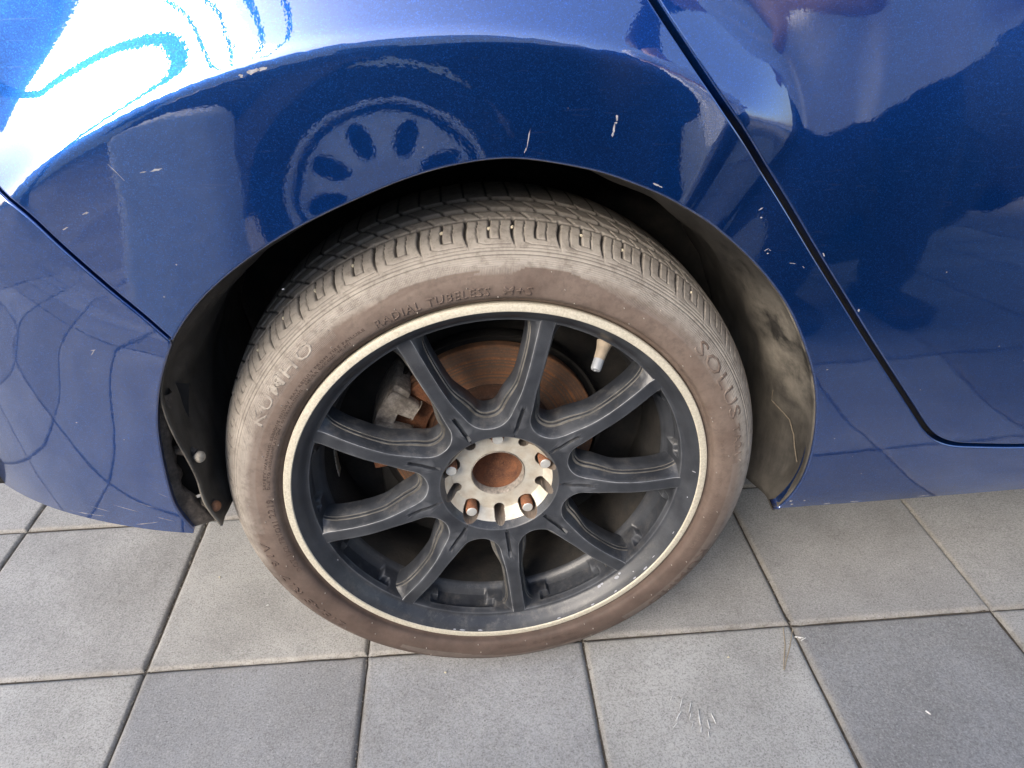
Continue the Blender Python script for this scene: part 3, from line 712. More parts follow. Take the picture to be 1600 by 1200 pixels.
# paint chips knocked out of the black dish
def chip_on_ring(a_deg, r, w, h, mat=M_CHIPW):
    bm_ = MB(); a = R(a_deg); n = 7; pts = []
    for k in range(n):
        t_ = 2*math.pi*k/n; q = random.uniform(.6, 1.1); pts.append((math.cos(t_)*w*q, math.sin(t_)*h*q))
    y = float(np.interp(-r, -bp[:12,0], bp[:12,1])); sl_ = float(np.interp(-(r-.001), -bp[:12,0], bp[:12,1]))-y
    f_ = Vector((0, -.001, -sl_)); tz = Vector((math.cos(a), -sl_/.001, math.sin(a))).normalized(); tx = Vector((-math.sin(a), 0, math.cos(a))); nn = tx.cross(tz)
    if nn.y > 0: nn = -nn
    M_ = Matrix.Translation(Vector((math.cos(a)*r, y, math.sin(a)*r))+nn*.0001) @ Matrix((tx, tz, nn)).transposed().to_4x4()
    bm_.prism(pts, -.0002, .00015, M_).build('paint_chip', mat, rim, smooth=False)
for a_, r_, w_, h_ in [(312,.2185,.0045,.0022),(313.5,.2175,.0022,.0015),(305,.2172,.0030,.0024),(306.2,.2165,.0024,.0014),(309,.2275,.0028,.0012),(317,.2278,.0030,.0013),(262,.2276,.0035,.0012),(256,.2278,.0040,.0013),(253.5,.2280,.0022,.001),(322,.2272,.0040,.0012),(300,.2278,.0030,.0011),(288,.2277,.0026,.001)]: chip_on_ring(a_, r_, w_, h_)
for a_, r_, w_, h_ in [(2,.2245,.0006,.0026),(352,.2235,.0011,.0008),(318,.2225,.0014,.0010),(205,.2165,.0012,.0008),(327,.2250,.003,.0006),(338,.2256,.0026,.0006)]: chip_on_ring(a_, r_, w_, h_, M_CHIPG)
# ---- brake
disc = lathc([(.0772,.1150),(.0815,.1152),(.0860,.1145),(.0890,.1140),(.1270,.1140),(.1296,.1146),(.1305,.1160),(.1305,.126),(.128,.127)], 'brake_disc', M_DISC, 128)
tag(disc, 'rusted brake disc behind the spokes')
lathc([(.0600,.090),(.0735,.090),(.0755,.092),(.0765,.096),(.0770,.1150)], 'disc_hat', M_HAT, 96)
lathc([(.0,.158),(.10,.156),(.2045,.152),(.2050,.156)], 'added_dark_disc', M_DARK, 72)  # added disc closing the open barrel, keeps the spoke windows black
lathc([(.1370,.124),(.1400,.122),(.1410,.120),(.1416,.124),(.1400,.140),(.10,.142),(.05,.142)], 'dust_shield', M_SHIELD, 96)
def at_polar(r, a, y): a = R(a); return WC+Vector((math.cos(a)*r, y, math.sin(a)*r))
cal = empty('brake_caliper', WC, car); tag(cal, 'dirty cast brake caliper with rusty bracket and pads')
def arc_block(name, r0, r1, a0, a1, y0, y1, mat, n=14, jit=.0008, bev=.004):
    poly = [(math.cos(R(a0+(a1-a0)*k/n))*r1, math.sin(R(a0+(a1-a0)*k/n))*r1) for k in range(n+1)]+[(math.cos(R(a1+(a0-a1)*k/n))*r0, math.sin(R(a1+(a0-a1)*k/n))*r0) for k in range(n+1)]
    return MB().prism(poly, -y1, -y0, LX, bev).build(name, mat, cal, 40, jit=jit)
arc_block('caliper_bridge', .128, .150, 137, 181, .088, .16, M_CAST)
arc_block('caliper_finger', .104, .1495, 158, 181, .082, .099, M_CAST, jit=.0012)
arc_block('caliper_finger', .110, .1495, 140, 151, .084, .099, M_CAST, jit=.0012)
arc_block('pad_bracket', .084, .118, 168, 186, .099, .106, M_RUST, bev=.0015)
arc_block('pad_bracket', .088, .128, 128, 140, .100, .110, M_RUST, bev=.0015)
arc_block('brake_pad', .086, .124, 142, 184, .1085, .1130, M_RUST, bev=.001)
arc_block('slide_arm', .078, .150, 181, 190, .100, .150, M_RUST, bev=.002)
susp = MB(); susp.box(WC+Vector((-.115, .150, -.030)), (.06,.05,.15), bev=.008); susp.tube([WC+Vector((-.12,.16,-.05)), WC+Vector((-.02,.4,-.05))], .03, 12); susp.build('trailing_arm', M_SHIELD, car)
MB().tube([WC+Vector((0,.13,0)), WC+Vector((0,1.5,0))], .035, 16).build('rear_axle_beam', M_DARK, car)
# ---- sheet metal
def resample(pts, step):
    p = np.array(pts, float); d = np.concatenate([[0], np.cumsum(np.hypot(*np.diff(p, axis=0).T))])
    n = max(2, int(round(d[-1]/step))+1); s = np.linspace(0, d[-1], n)
    # smooth (Catmull-like) through the points
    fx, fy = _spline(d, p[:,0]), _spline(d, p[:,1])
    return np.stack([fx(s), fy(s)], 1)
def offset(curve, d):
    t_ = np.gradient(curve, axis=0); t_ /= np.linalg.norm(t_, axis=1, keepdims=True)
    return curve+d*np.stack([-t_[:,1], t_[:,0]], 1)
def inside(poly, pts):
    x, y = pts[:,0], pts[:,1]; c = np.zeros(len(pts), bool); n = len(poly)
    for i in range(n):
        x0, y0 = poly[i]; x1, y1 = poly[(i+1) % n]
        if y0 == y1: continue
        m = ((y0 > y) != (y1 > y)) & (x < (x1-x0)*(y-y0)/(y1-y0)+x0); c ^= m
    return c
def dist_poly(poly, pts):
    d = np.full(len(pts), 9.)
    for i in range(len(poly)):
        a = poly[i]; b = poly[(i+1) % len(poly)]; ab = b-a; L = ab@ab
        if L < 1e-14: continue
        t_ = np.clip(((pts-a)@ab)/L, 0, 1); d = np.minimum(d, np.hypot(*(pts-a-t_[:,None]*ab).T))
    return d
def panel(name, loop, mat, parent, step=.005, rad=.0022, depth=.016, yoff=0., lips=True):
    loop = np.array(loop)
    area = .5*np.sum(loop[:,0]*np.roll(loop[:,1], -1)-np.roll(loop[:,0], -1)*loop[:,1])
    if area < 0: loop = loop[::-1]
    x0, z0 = loop.min(0); x1, z1 = loop.max(0)
    gx, gz = np.meshgrid(np.arange(x0, x1, step), np.arange(z0, z1, step)); gx[1::2] += step*.5
    g = np.stack([gx.ravel(), gz.ravel()], 1); g = g[inside(loop, g)]; g = g[dist_poly(loop, g) > step*.55]
    allp = np.concatenate([loop, g]); n = len(loop)
    r_ = delaunay_2d_cdt([Vector(p) for p in allp], [], [list(range(n))], 1, 1e-6)
    v2 = np.array([(v.x, v.y) for v in r_[0]]); F = [tuple(f) for f in r_[2]]
    Y = S(v2[:,0], v2[:,1])+yoff; N = Sn(v2[:,0], v2[:,1])
    V = np.stack([v2[:,0], Y, v2[:,1]], 1)
    V = list(map(tuple, V)); N = list(map(tuple, N))
    if lips:
        P3 = np.stack([loop[:,0], S(loop[:,0], loop[:,1])+yoff, loop[:,1]], 1); N3 = Sn(loop[:,0], loop[:,1])
        T = np.roll(P3, -1, 0)-np.roll(P3, 1, 0); T /= np.linalg.norm(T, axis=1, keepdims=True)
        E_ = np.cross(T, N3); E_ /= np.linalg.norm(E_, axis=1, keepdims=True)
        rows_ = []
        for th in np.radians([0, 22, 45, 68, 90]):
            rows_.append((P3+rad*(math.sin(th)*E_-(1-math.cos(th))*N3), math.cos(th)*N3+math.sin(th)*E_))
        rows_.append((P3+rad*E_-(rad+depth)*N3, E_))
        b0 = len(V); m = len(rows_)
        for i in range(n):
            for Pq, Nq in rows_: V.append(tuple(Pq[i])); N.append(tuple(Nq[i]))
        for i in range(n):
            i2 = (i+1) % n
            for j in range(m-1): F.append((b0+i*m+j, b0+i*m+j+1, b0+i2*m+j+1, b0+i2*m+j))
    me = mesh(name, V, F, normals=N)
    return link(name, me, mat, parent)
dg = resample(DOORGAP, .006)
k0 = dg[0]; up = [(k0[0]-.012, k0[1]+.02), (.108-.012, .84), (.085, .885), (.082, .93)]
door_curve = resample([(.082,.93),(.085,.885),(.098,.84)]+[tuple(p) for p in DOORGAP]+[(.70,.318),(.82,.314),(1.0,.312),(1.30,.316)], .006)
bump_curve = resample([(-.62,.735),(-.52,.722),(-.45,.712),(-.41,.697)]+BUMPGAP, .006)
lip_curve = resample(LIP, .006)
sill_curve = resample([(.326,.2462),(.3634,.2460),(.4198,.2445),(.52,.2425),(.66,.2415),(.9,.2415),(1.30,.2415)], .012)
# which side: door_curve runs down and to the right; +offset is to its left (the door side)
dq = offset(door_curve, -.0047); dd = offset(door_curve, .0047)
bq = offset(bump_curve, .0034); bb = offset(bump_curve, -.0034)
line2 = lambda a, b, s=.012: resample([a, b], s) if True else None
def straight(a, b, s=.012):
    n = max(2, int(math.dist(a, b)/s)+1); return np.stack([np.linspace(a[0], b[0], n), np.linspace(a[1], b[1], n)], 1)
cat_ = lambda *c: np.concatenate([x[:-1] if k < len(c) else x for k, x in enumerate(c)])
# quarter panel: lip -> sill -> up the end -> back along the door gap -> top -> bumper gap -> lip
qloop = cat_(lip_curve, sill_curve, straight(sill_curve[-1], dq[-1]), dq[::-1], straight(dq[0], (-.62,.93)), straight((-.62,.93), bq[0]), bq, straight(bq[-1], lip_curve[0]))
quarter = panel('quarter_panel', qloop, M_PAINT, car, depth=.012); tag(quarter, 'dark blue quarter panel with creased wheel arch and sill')
dloop = cat_(dd, straight(dd[-1], (1.30,.93)), straight((1.30,.93), dd[0]))
door = panel('rear_door', dloop, M_PAINT, car); tag(door, 'dark blue rear door, its lower corner rounded')
blip = resample(BLIP, .006); bbot = resample([(-.3412,.2945),(-.3792,.302),(-.4185,.308),(-.4626,.3115),(-.5144,.312),(-.62,.312)], .008)
bl = blip.copy(); bl[0] = bb[-1]
bloop = cat_(bb, straight(bb[-1], blip[1], .006), blip[1:], straight(blip[-1], bbot[0], .004), bbot, straight(bbot[-1], bb[0]))
bumper = panel('rear_bumper', bloop, M_PAINT, car, depth=.010); tag(bumper, 'dark blue rear bumper end with scuffed lower edge')
# rest of the shell: rear end, deck, roof, glass, far side, floor
M_GLASS = NT('tinted_glass').set(Base_Color=(.01,.012,.014), Roughness=.03).m
def shell_strip(name, sect_fn, us, vs, mat):
    P = np.array([[sect_fn(a, b) for b in vs] for a in us]); return link(name, grid_mesh(name, P), mat, car)
zz = np.linspace(.30, .93, 30)
y62 = float(S(-.62, .6))
def rear_fn(a, z):
    y0 = float(S(-.62, z)); th = a*math.pi/2
    return (-.62-.10*math.sin(th), y0+(1.62-2*0-y0)*max(0, (a-1))*1.0+.12*(1-math.cos(min(th, math.pi/2))), z)
shell_strip('rear_end', lambda a, z: rear_fn(a, z), [0,.15,.3,.45,.6,.75,.9,1.0,1.3,1.6,1.9], zz, M_PAINT)
def top_fn(a, x):
    y0 = float(S(x, .93)); pts = [(y0,.93),(y0+.02,.955),(y0+.05,.965)]
    i = min(int(a), 1); f = a-i; return (x, pts[i][0]*(1-f)+pts[i+1][0]*f, pts[i][1]*(1-f)+pts[i+1][1]*f)
shell_strip('belt_shoulder', top_fn, [0,.33,.66,1,1.5,2], np.linspace(-.62, 1.30, 40), M_PAINT)
MB().prism([(-.45,.965),(1.3,.965),(1.3,1.36),(.6,1.38),(.1,1.34),(-.2,1.22)], -1.45, -.09, LX @ Matrix.Scale(1, 4), .03).build('side_glass_house', M_GLASS, car)
MB().prism([(-.22,1.23),(.1,1.345),(.6,1.385),(1.3,1.365),(1.3,1.40),(.6,1.42),(.1,1.38),(-.26,1.25)], -1.40, -.14, LX, .012).build('roof', M_PAINT, car)
fs = MB(); fs.box((.3, 1.60, .62), (1.95,.04,.66), bev=.015); fs.build('far_side_body', M_PAINT, car)
fl = MB(); fl.box((.30+.52, .83, .290), (.96,1.5,.03)); fl.box((-.50, .83, .33), (.22,1.5,.03)); fl.box((.02, .92, .70), (.85,1.30,.03)); fl.box((0,.27,.52),(.84,.01,.36)); fl.build('underbody', M_DARK, car, smooth=False)
# black inner sheet behind the shut lines
def inner(name, loop, yoff):
    return panel(name, loop, M_GAP, car, step=.02, yoff=yoff, lips=False)
og = np.concatenate([offset(door_curve, .03), offset(door_curve, -.018)[::-1]]); inner('door_jamb', og[(og[:,1] > .255)], .019)
ob = np.concatenate([offset(bump_curve, .014)[:-1], offset(bump_curve, -.012)[:-1][::-1]]); inner('bumper_bracket', ob, .0128)
# ---- wheel-arch liner: follows the lip, then runs inwards as a barrel
arch = np.concatenate([BLIP[::-1], LIP[1:]]); arch = resample([tuple(p) for p in arch], .008)
arch = arch[arch[:,1] > .262] if False else arch
n_a = len(arch); ys = np.concatenate([np.linspace(-.0010, .05, 14), np.linspace(.06, .27, 22)])
cen = np.array([0, .31]); P = np.zeros((n_a, len(ys), 3)); dust_sun = np.zeros((n_a, len(ys)))
for i, q in enumerate(arch):
    v = q-cen; r0 = np.hypot(*v); a = math.degrees(math.atan2(v[1], v[0])); a = a if a > -90 else a+360
    y0 = float(S(q[0], q[1]))
    for j, yv in enumerate(ys):
        f = smooth01(yv/.10); r_ = r0-.0030+.0015*smooth01(yv/.015)-.020*f
        pull = 0
        if a > 146: pull = .029*smooth01((a-149)/22)*(1-.35*smooth01(yv/.12))     # liner has come loose from the bumper
        w = .0016*math.sin(a*.5+yv*90)+.0022*float(mnoise.noise(Vector((a*.06, yv*22, 3))))
        if a < 40: w += .006*smooth01((20-a)/25)*math.sin(yv*40)
        rr_ = r_-pull+w*float(smooth01((yv-.002)/.03))
        P[i, j] = (cen[0]+v[0]/r0*rr_, y0+.004+yv, cen[1]+v[1]/r0*rr_)
        rt_side = smooth01((38-a)/30)*smooth01((.17-yv)/.12)
        dust_sun[i, j] = np.clip(1.3*math.exp(-((a-27)/13)**2)*smooth01((.13-yv)/.10)+.13*rt_side+.5*smooth01((a-146)/12)*smooth01((.005-yv)/.005)+.10*smooth01((a-140)/20)+.04, 0, 1.2)  # Gaussian paints the sunlit patch, loose edge gets a highlight, remaining terms are dust
me = grid_mesh('wheel_arch_liner', P, flip=True); attr(me, 'dust', dust_sun)  # attribute also carries the painted sunlight
liner = link('wheel_arch_liner', me, M_LINER, car); tag(liner, 'black plastic wheel-arch liner, with dust and a painted sunlit patch on the right, loose at the left')
sm_ = liner.modifiers.new('thick', 'SOLIDIFY'); sm_.thickness = .0022; sm_.offset = -1
def lin(zt, yv):
    i = min((i for i in range(n_a) if arch[i][0] > 0), key=lambda i: abs(arch[i][1]-zt)); j = int(np.argmin(abs(ys-yv))); p_ = Vector(P[i, j]); d_ = Vector((cen[0], p_.y, cen[1]))-p_
    return p_+d_.normalized()*.0015
MB().tube([lin(.385,.075), lin(.378,.07), lin(.372,.065), lin(.352,.045), lin(.335,.034), lin(.322,.030), lin(.305,.020)], [.0004,.0005,.0006,.0007,.0008,.0008,.0006], 6).build('dried_stalk', M_STALK, liner)
# outer wheelhouse steel keeps daylight out behind the liner
Q = P.copy(); 
for i, q in enumerate(arch):
    v = q-cen; r0 = np.hypot(*v)
    for j, yv in enumerate(ys): Q[i, j] = (cen[0]+v[0]/r0*(r0+.03), float(S(q[0], q[1]))+.018+yv, cen[1]+v[1]/r0*(r0+.03))
link('wheel_house', grid_mesh('wheel_house', Q, flip=True), M_DARK, car)
# torn inner edge of the bumper and the two loose clips
def arch_pt(k, dr, dy):
    q = arch[k]; v = q-cen; r0 = np.hypot(*v); return Vector((cen[0]+v[0]/r0*(r0+dr), float(S(q[0], q[1]))+dy, cen[1]+v[1]/r0*(r0+dr)))
kb = [i for i, q in enumerate(arch) if q[0] < 0 and q[1] < .485]
rows_ = []
for i in kb:
    g = float(mnoise.noise(Vector((arch[i][1]*55, 1, 0))))+.6*float(mnoise.noise(Vector((arch[i][1]*160, 4, 0))))
    low_ = smooth01((.36-arch[i][1])/.06)
    rows_.append([arch_pt(i, .003, .003), arch_pt(i, -.0035-.0012*g, .007), arch_pt(i, -.0075-.005*abs(g)-.012*low_, .012+.004*g), arch_pt(i, -.0095-.007*g-.014*low_, .018), arch_pt(i, -.004-.006*g, .024), arch_pt(i, .006, .028)])
P = np.array([[tuple(p) for p in r] for r in rows_]); link('torn_edge', grid_mesh('torn_edge', P), M_TORN, bumper)
P = np.array([[tuple(arch_pt(i, .012, .026)), tuple(arch_pt(i, -.008, .034)), tuple(arch_pt(i, -.020, .040))] for i in kb if arch[i][1] > .318]); link('gap_dark_strip', grid_mesh('gap_dark_strip', P), M_GAP, bumper)  # added dark strip closing the view through the bumper gap
def clip(px, pz, dyy, mat, rough_arm):
    k = min(range(n_a), key=lambda i: (arch[i][0]-px)**2+(arch[i][1]-pz)**2 if arch[i][0] < 0 else 9)
    c = arch_pt(k, -.0335+(.004 if rough_arm else 0), .010+dyy); axis = Vector((.86, -.45, .1)).normalized()
    M_ = Matrix.Translation(c) @ axis.to_track_quat('Z', 'Y').to_matrix().to_4x4()
    MB().lathe([(0,.0040),(.003,.0038),(.0050,.0028),(.0060,.0010),(.0060,-.001),(.004,-.0016),(.0035,-.012)], 22, M_).build('liner_clip', mat, liner, jit=.0003)
    b = MB(); b.tube([arch_pt(k, .002, .016+dyy), arch_pt(k, -.007, .017+dyy), arch_pt(k, -.020, .018+dyy), arch_pt(k, -.030, .014+dyy)], [.004,.0048,.0062,.0055], 8); b.build('bracket_tab', M_TORN, bumper, jit=.0012)
clip(-.343, .402, .004, M_SCREW, 0); clip(-.349, .325, .004, M_SCREWR, 0)
# ---- scratches and stone chips in the paint
def mark(px, pz, L, W, ang_, mat, name='paint_chip', host=None, jag=.5, n=11, thick=.00008):
    L *= .8; W *= .62; poly = []
    ca, sa = math.cos(R(ang_)), math.sin(R(ang_))
    for k in range(n):
        t_ = 2*math.pi*k/n; q = 1+random.uniform(-jag, jag); a, b = math.cos(t_)*L/2*q, math.sin(t_)*W/2*q
        poly.append((px+a*ca-b*sa, pz+a*sa+b*ca))
    pa = np.array(poly); nn = Sn(pa[:,0], pa[:,1]); base = np.stack([pa[:,0], S(pa[:,0], pa[:,1]), pa[:,1]], 1)
    V = [tuple(p) for p in base+nn*thick]+[tuple(p) for p in base-nn*.0003]
    F = [tuple(range(n))]+[(i, i+n, (i+1) % n+n, (i+1) % n) for i in range(n)]
    me = mesh(name, V, F, smooth=False); return link(name, me, mat, host or quarter)
for args in [(-.1805,.7575,.010,.0045,12,M_CHIPG),(-.1715,.7600,.008,.0035,15,M_CHIPG),(-.176,.7590,.006,.003,0,M_CHIPG),(-.188,.7555,.004,.004,40,M_CHIPG),
    (-.2645,.6908,.011,.0026,8,M_CHIPW),(-.275,.6895,.006,.0012,5,M_CHIPG),(.0235,.703,.018,.0012,80,M_CHIPW),(.021,.6945,.005,.0012,70,M_CHIPW),
    (.0945,.7165,.006,.0035,80,M_CHIPG),(.0940,.7125,.0028,.0024,0,M_CHIPW),(.0925,.707,.009,.003,84,M_CHIPG),(.0915,.7035,.004,.0024,80,M_CHIPW),
    (.1310,.6620,.006,.0022,-22,M_CHIPW),(.1350,.6600,.004,.0018,-22,M_CHIPG),(.2330,.6315,.005,.0016,30,M_CHIPW),(.2345,.6235,.003,.0018,0,M_CHIPW),
    (.2445,.5930,.005,.0012,35,M_CHIPW),(.2480,.5925,.003,.0010,-30,M_CHIPW),(.2462,.5895,.0026,.0016,0,M_CHIPW),(.2730,.5780,.008,.0008,-12,M_CHIPW),(.2835,.5740,.004,.0008,-40,M_CHIPW),
    (-.345,.6485,.007,.0012,25,M_CHIPG),(-.2945,.6900,.0006,.022,35,M_CHIPG),(-.3260,.660,.006,.002,20,M_CHIPG),(-.187,.5880,.0022,.0016,0,M_CHIPW),(-.2850,.587,.002,.0018,0,M_CHIPW),(-.268,.6145,.0018,.0018,0,M_CHIPW),
    (.37,.36,.0016,.0014,0,M_CHIPW),(.42,.30,.0014,.0012,0,M_CHIPW),(.345,.2600,.0045,.0035,0,M_CHIPW),(.3490,.2530,.005,.0030,0,M_CHIPW),(.363,.2585,.003,.0028,0,M_CHIPW),(.395,.2475,.009,.0028,4,M_CHIPW),(.43,.2465,.012,.002,0,M_CHIPG),(.52,.2460,.016,.002,0,M_CHIPG),
    (.45,.42,.0013,.0013,0,M_CHIPW),(.40,.33,.0011,.0011,0,M_CHIPW),(.3365,.4555,.0030,.0010,25,M_CHIPW),(-.06,.70,.0012,.0012,0,M_CHIPW),(.055,.725,.001,.001,0,M_CHIPW)]: mark(*args)
for args in [(.301,.5850,.0045,.0020,-50,M_CHIPW),(.351,.5240,.004,.0025,-60,M_CHIPW),(.43,.56,.0016,.0013,0,M_CHIPW),(.52,.47,.0014,.0010,0,M_CHIPW),(.56,.45,.010,.0018,12,M_CHIPG)]: mark(*args, host=door)
for args in [(-.3620,.534,.009,.0010,50,M_CHIPG),(-.3600,.537,.006,.0016,10,M_CHIPG),(-.375,.34,.022,.0008,-28,M_CHIPG),(-.40,.335,.026,.0008,-20,M_CHIPG),(-.365,.320,.020,.0010,-25,M_CHIPG),(-.43,.33,.018,.0007,-12,M_CHIPG),(-.385,.312,.030,.0016,12,M_CHIPG),(-.45,.318,.04,.0016,3,M_CHIPG),(-.355,.355,.016,.0007,-40,M_CHIPG),(-.41,.45,.002,.0014,0,M_CHIPW),(-.37,.43,.0014,.0014,0,M_CHIPW)]: mark(*args, host=bumper)
# ---------------------------------------------------------------- small things on the ground
def ground_item(name, pts, rad, mat, label, cat):
    o = MB().tube(pts, rad, 6).build(name, mat); tag(o, label, cat); return o
ground_item('pine_needle', [(.3945,.018,.0015),(.385,-.010,.0012),(.3735,-.032,.0012),(.366,-.048,.0014)], [.0006,.0007,.0007,.0004], M_NEEDLE, 'dry pine needle pair lying on the paver right of the tyre', 'needle')
MB().tube([(.4060,.013,.0015),(.3900,-.014,.0016),(.3745,-.036,.0018),(.3665,-.0485,.002)], [.0006,.0007,.0007,.0005], 6).build('needle_leg', M_NEEDLE, bpy.data.objects['pine_needle'])
def flat_mark(x, y, L, W, a, host_label):
    n = 9; V = []; W *= .65
    for k in range(n):
        t_ = 2*math.pi*k/n; q = 1+random.uniform(-.35, .35); p_, r_ = math.cos(t_)*L/2*q, math.sin(t_)*W/2*q
        V.append((x+p_*math.cos(R(a))-r_*math.sin(R(a)), y+p_*math.sin(R(a))+r_*math.cos(R(a)), .0006))
    V += [(v[0], v[1], -.002) for v in V]
    F = [tuple(range(n))]+[(i, i+n, (i+1) % n+n, (i+1) % n) for i in range(n)]
    return link('chalky_scuff', mesh('chalky_scuff', V, F, smooth=False), M_SCUFF, pavement)
for x, y, L, W, a in [(.2155,-.078,.020,.0016,60),(.206,-.096,.016,.0022,48),(.2245,-.086,.018,.0018,62),(.221,-.098,.010,.0012,60),(.231,-.104,.022,.0016,78),(.240,-.112,.014,.0011,82),(.2285,-.117,.010,.0014,70),(.198,-.108,.010,.0012,40),(.249,-.104,.012,.0009,95),(.2185,-.112,.012,.0010,58),(.236,-.124,.008,.0008,80),(.205,-.070,.008,.0008,50),(.520,-.128,.009,.0022,-60),(-.345,.150,.003,.002,0),(.41,.001,.012,.0009,-20),(.415,-.003,.008,.0008,20)]: flat_mark(x, y, L, W, a, '')
for i, (x, y) in enumerate([(-.4290,.215),(-.085,.002),(-.20,.19),(.30,-.02)]):
    o = link('grit', sm, None, None, (x, y, .0012)); o.scale = (.9,.7,.6); tag(o, ['dark grit speck on the paver below the bumper','grit speck on the paver below the tyre','grit speck on the paver left of the tyre','grit speck right of the tyre'][i], 'grit')
# ---------------------------------------------------------------- what the paint mirrors: the other side of the lane
# parked dark car opposite, its bonnet to the left
LY = Matrix.Rotation(R(-90), 4, 'X')         # lathe axis z -> +y (outwards on that side of the lane)
oc = empty('parked_car', (0,-1.32,0)); tag(oc, 'dark parked car with silver wheels across the lane, behind the viewer', 'car')
M_OCP = mat_simple('dark_car_paint', (.010,.013,.030), .3, 0, 20, .2, 0)
M_SILV = mat_simple('silver_alloy', (.86,.86,.86), .5, .1, 60, .1, .1)
M_TYR2 = mat_simple('plain_black_tyre', (.018,.017,.016), .85, 0, 60, .3, .2)
WR = .40
def wheel_gap(cx): return [(cx+(WR+.05)*math.cos(a), .37+(WR+.05)*math.sin(a)) for a in np.radians([200,180,150,120,90,60,30,0,-20])]
side_ = [(-.90,.28)]+wheel_gap(-.22)+wheel_gap(1.12)+[(1.66,.32),(1.70,.80),(1.62,1.0),(1.42,1.44),(.72,1.48),(.30,.98),(-.1,.90),(-.80,.80),(-.93,.62)]
MB().prism(side_, 0, 1.7, LX, .03).build('body', M_OCP, oc)
MB().prism([(.46,1.04),(.78,1.41),(1.36,1.38),(1.5,1.04)], -.012, .03, LX, .01).build('side_window', M_GLASS, oc)
for wx in (-.18, 1.12):
    w = empty('wheel', (wx, -.01, .37), oc)
    MB().lathe([(.27,.0),(.29,.012),(.34,.016),(.37,-.005),(.375,-.2),(.2,-.22)], 64, LY).build('tyre', M_TYR2, w)
    MB().lathe([(.262,-.04),(.270,.0),(.276,.022),(.268,.024),(.262,.008),(.255,-.04)], 64, LY).build('rim_ring', M_SILV if wx < 0 else M_TYR2, w)
    dr, da = np.meshgrid(np.linspace(.004, .236, 48), np.arange(240)*2*np.pi/240, indexing='ij')
    yy_ = .012-.02*smooth01((dr-.20)/.036)+.012*np.exp(-((dr-.11)/.05)**2)
    hole_ = np.full_like(dr, 9.)
    for k in range(9):
        a = R(30+40*k); px, pz = dr*np.cos(da)-.165*math.cos(a), dr*np.sin(da)-.165*math.sin(a)
        al_, ac_ = px*math.cos(a)+pz*math.sin(a), -px*math.sin(a)+pz*math.cos(a); hole_ = np.minimum(hole_, (al_/.056)**2+(ac_/.030)**2)
    yy_ = np.where(hole_ < 1, -.05, yy_); hm = np.where(hole_[:-1] < 1.02, 1, 0)
    link('rim_disc', grid_mesh('rim_disc', np.stack([dr*np.cos(da), yy_, dr*np.sin(da)], -1), close_v=True, mat_idx=hm), [M_SILV if wx < 0 else M_TYR2, M_GAP], w)
    MB().lathe([(.0,-.06),(.262,-.06)], 48, LY).build('inner_barrel', M_GAP, w)
M_CONC = mat_simple('pale_concrete', (.82,.80,.76), .85, 0, 40, .15, .3)  # for unseen posts added to give the paint pale reflected bands
for i, (bx, lab) in enumerate([(-.66,'pale concrete bollard added unseen by the bonnet of the dark parked car'),(.71,'pale concrete bollard added unseen by the door of the dark parked car')]):
    o = MB().box((0,0,.33 if i == 0 else .29), (.25 if i == 0 else .20,.2,.66 if i == 0 else .58), bev=.03, seg=3).build('bollard', M_CONC, loc=(bx,-1.14,0)); tag(o, lab, 'bollard', 'bollards added for pale reflections')
# white van end and cream building to the left
M_CREAM = mat_simple('cream_render', (.72,.66,.55), .8, 0, 6, .08, .1)
M_WHITE = mat_simple('white_vehicle_paint', (.78,.77,.74), .35, 0, 10, .04, 0)
bld = empty('building', (-3.0,-12,0)); tag(bld, 'cream rendered building with dark joints and windows behind the viewer', 'building')
b = MB(); b.box((0,0,2.1), (24,5,4.2)); b.build('wall', M_CREAM, bld, smooth=False)
for wx in range(-10, 11, 4):
    for wz in (1.6,):
        f = MB().box((wx,2.53,wz), (1.2,.10,1.4), bev=.01).build('window', M_WHITE, bld); MB().box((wx,2.585,wz), (1.0,.02,1.2)).build('pane', M_GLASS, f)
MB().box((0,2.56,4.3), (24.3,.4,.25), bev=.02).build('cornice', M_WHITE, bld)
# added pole and cables, dark lines across the sun glare in the paint
pole = empty('added_glare_pole', (-3.6,-3.4,0)); tag(pole, 'unseen grey pole and cables added behind the viewer to break up the glare', 'pole')
M_POLE = mat_simple('added_pole_grey', (.10,.095,.09), .8, 0, 20, .3, .3)
MB().tube([(0,0,0),(0,0,4),(0,0,8)], [.16,.13,.10], 14).build('mast', M_POLE, pole)
MB().box((0,0,7.6), (2.4,.12,.14), bev=.02).build('cross_arm', M_POLE, pole)
for k, (dx_, hz) in enumerate([(-1.1,7.75),(-.4,7.75),(.4,7.75),(1.1,7.75)]):
    pts = [(dx_+9*(t_-.35)*(.6+.1*k), 26*(t_-.35), hz+3.2*((t_-.35)**2)) for t_ in np.linspace(0, 1, 25)]
    MB().tube(pts, .06, 6).build('glare_cable', M_GAP, pole)
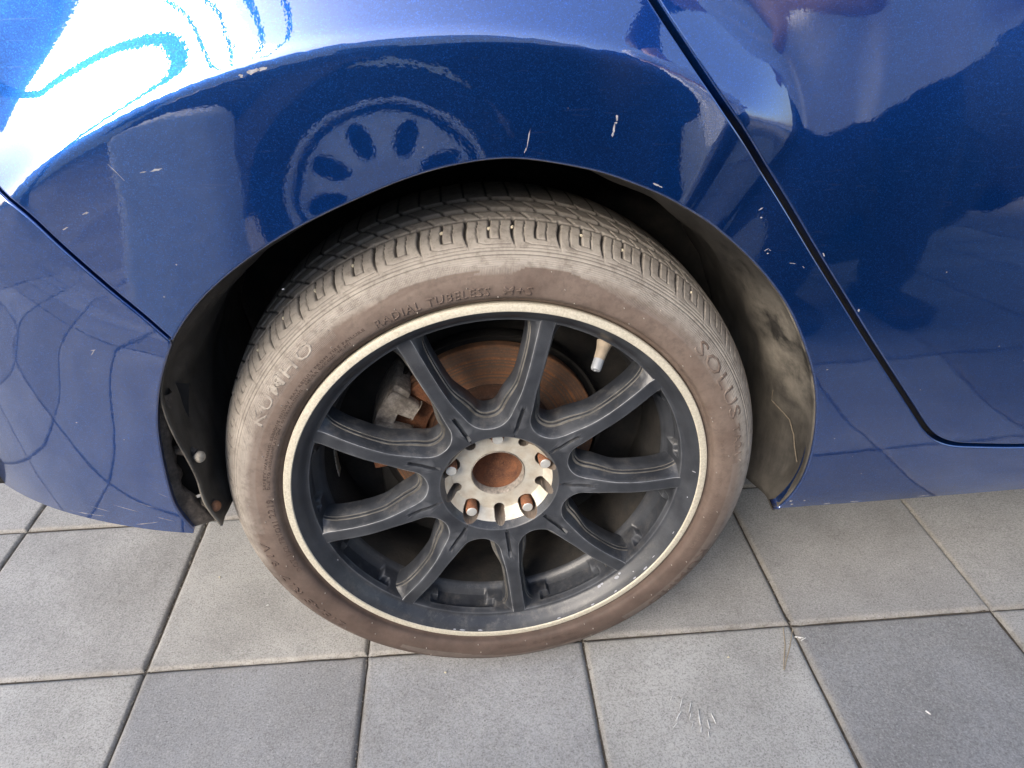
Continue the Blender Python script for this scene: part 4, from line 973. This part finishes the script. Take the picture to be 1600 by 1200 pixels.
# the person standing to the right in pale shirt and dark trousers
person = empty('person', (.86,-.90,0)); tag(person, 'person in pale shirt and dark trousers standing behind the viewer', 'person')
M_SHIRT = mat_simple('pale_cotton', (.90,.90,.92), .9, 0, 30, .05, .2, .004)
M_TROU = mat_simple('dark_trousers', (.020,.022,.032), .9, 0, 60, .3, .2)
M_SKIN = mat_simple('skin', (.42,.24,.16), .55, 0, 60, .1, .1)
M_HAIR = mat_simple('dark_hair', (.015,.012,.010), .6, 0, 90, .3, .3)
def skin(name, verts, edges, rad, mat, parent, root=0, sub=2):
    me = bpy.data.meshes.new(name); me.from_pydata(verts, edges, []); me.update()
    o = link(name, me, mat, parent)
    m = o.modifiers.new('skin', 'SKIN'); m.use_smooth_shade = True
    for i, v in enumerate(me.skin_vertices[0].data): v.radius = rad[i] if isinstance(rad[i], tuple) else (rad[i], rad[i]); v.use_root = (i == root)
    s_ = o.modifiers.new('sub', 'SUBSURF'); s_.levels = sub; s_.render_levels = sub
    return o
# body skin: head, neck, torso, arms and hands
bv = [(0,0,.95),(0,-.02,1.15),(0,-.02,1.36),(0,.0,1.47),(0,.03,1.56),(0,.035,1.68),(.19,-.02,1.40),(-.19,-.02,1.40),(.27,.02,1.14),(-.27,.02,1.14),(.20,.20,.98),(-.20,.20,.98),(.15,.27,.98),(-.15,.27,.98)]
be = [(0,1),(1,2),(2,3),(3,4),(4,5),(2,6),(2,7),(6,8),(7,9),(8,10),(9,11),(10,12),(11,13)]
skin('body', bv, be, [(.14,.10),(.13,.09),(.15,.09),.055,(.075,.085),(.07,.085),.055,.055,.043,.043,.032,.032,(.038,.018),(.038,.018)], M_SKIN, person)
# loose shirt: rings with hanging folds, its hem dropping towards one side
rings = [(.00,.300,.200),(.12,.285,.190),(.30,.25,.170),(.50,.205,.145),(.60,.205,.125),(.66,.13,.09),(.69,.07,.065)]
na = 96; P = np.zeros((len(rings)*4-3, na, 3)); ii = np.linspace(0, len(rings)-1, len(rings)*4-3)
rz = np.array(rings)
for i, f_ in enumerate(ii):
    h, rx, ry = [np.interp(f_, range(len(rings)), rz[:, k]) for k in range(3)]
    for k in range(na):
        a = 2*math.pi*k/na; fold = 1+.085*(1-h/.72)*math.sin(a*11+1.3*math.sin(a*3+h*4))+.03*math.sin(a*23+h*9)*(1-h/.72)
        x_, y_ = rx*fold*math.cos(a), ry*fold*math.sin(a)
        P[i, k] = (x_, y_-.01, .80+h+(.75*x_)*(1-h/.69)**1.2)
link('shirt', grid_mesh('shirt', P, close_v=True), M_SHIRT, person)
skin('sleeves', [(0,-.02,1.38),(.20,-.02,1.40),(-.20,-.02,1.40),(.275,.02,1.16),(-.275,.02,1.16)], [(0,1),(0,2),(1,3),(2,4)], [.08,.085,.085,.075,.075], M_SHIRT, person)
skin('trousers', [(0,0,.92),(.09,0,.82),(-.09,0,.82),(.115,.01,.48),(-.115,.0,.48),(.13,0,.06),(-.13,-.02,.06)], [(0,1),(0,2),(1,3),(2,4),(3,5),(4,6)], [(.12,.10),(.095,.095),(.095,.095),.075,.075,.065,.065], M_TROU, person)
for s_ in (-1, 1): MB().box((s_*.13,.06,.045), (.095,.27,.09), bev=.03, seg=3).build('shoe', M_HAIR, person)
MB().lathe([(0,.14),(.06,.125),(.095,.07),(.10,0),(.085,-.05)], 20, Matrix.Translation((0,.02,1.68))).build('hair', M_HAIR, person)
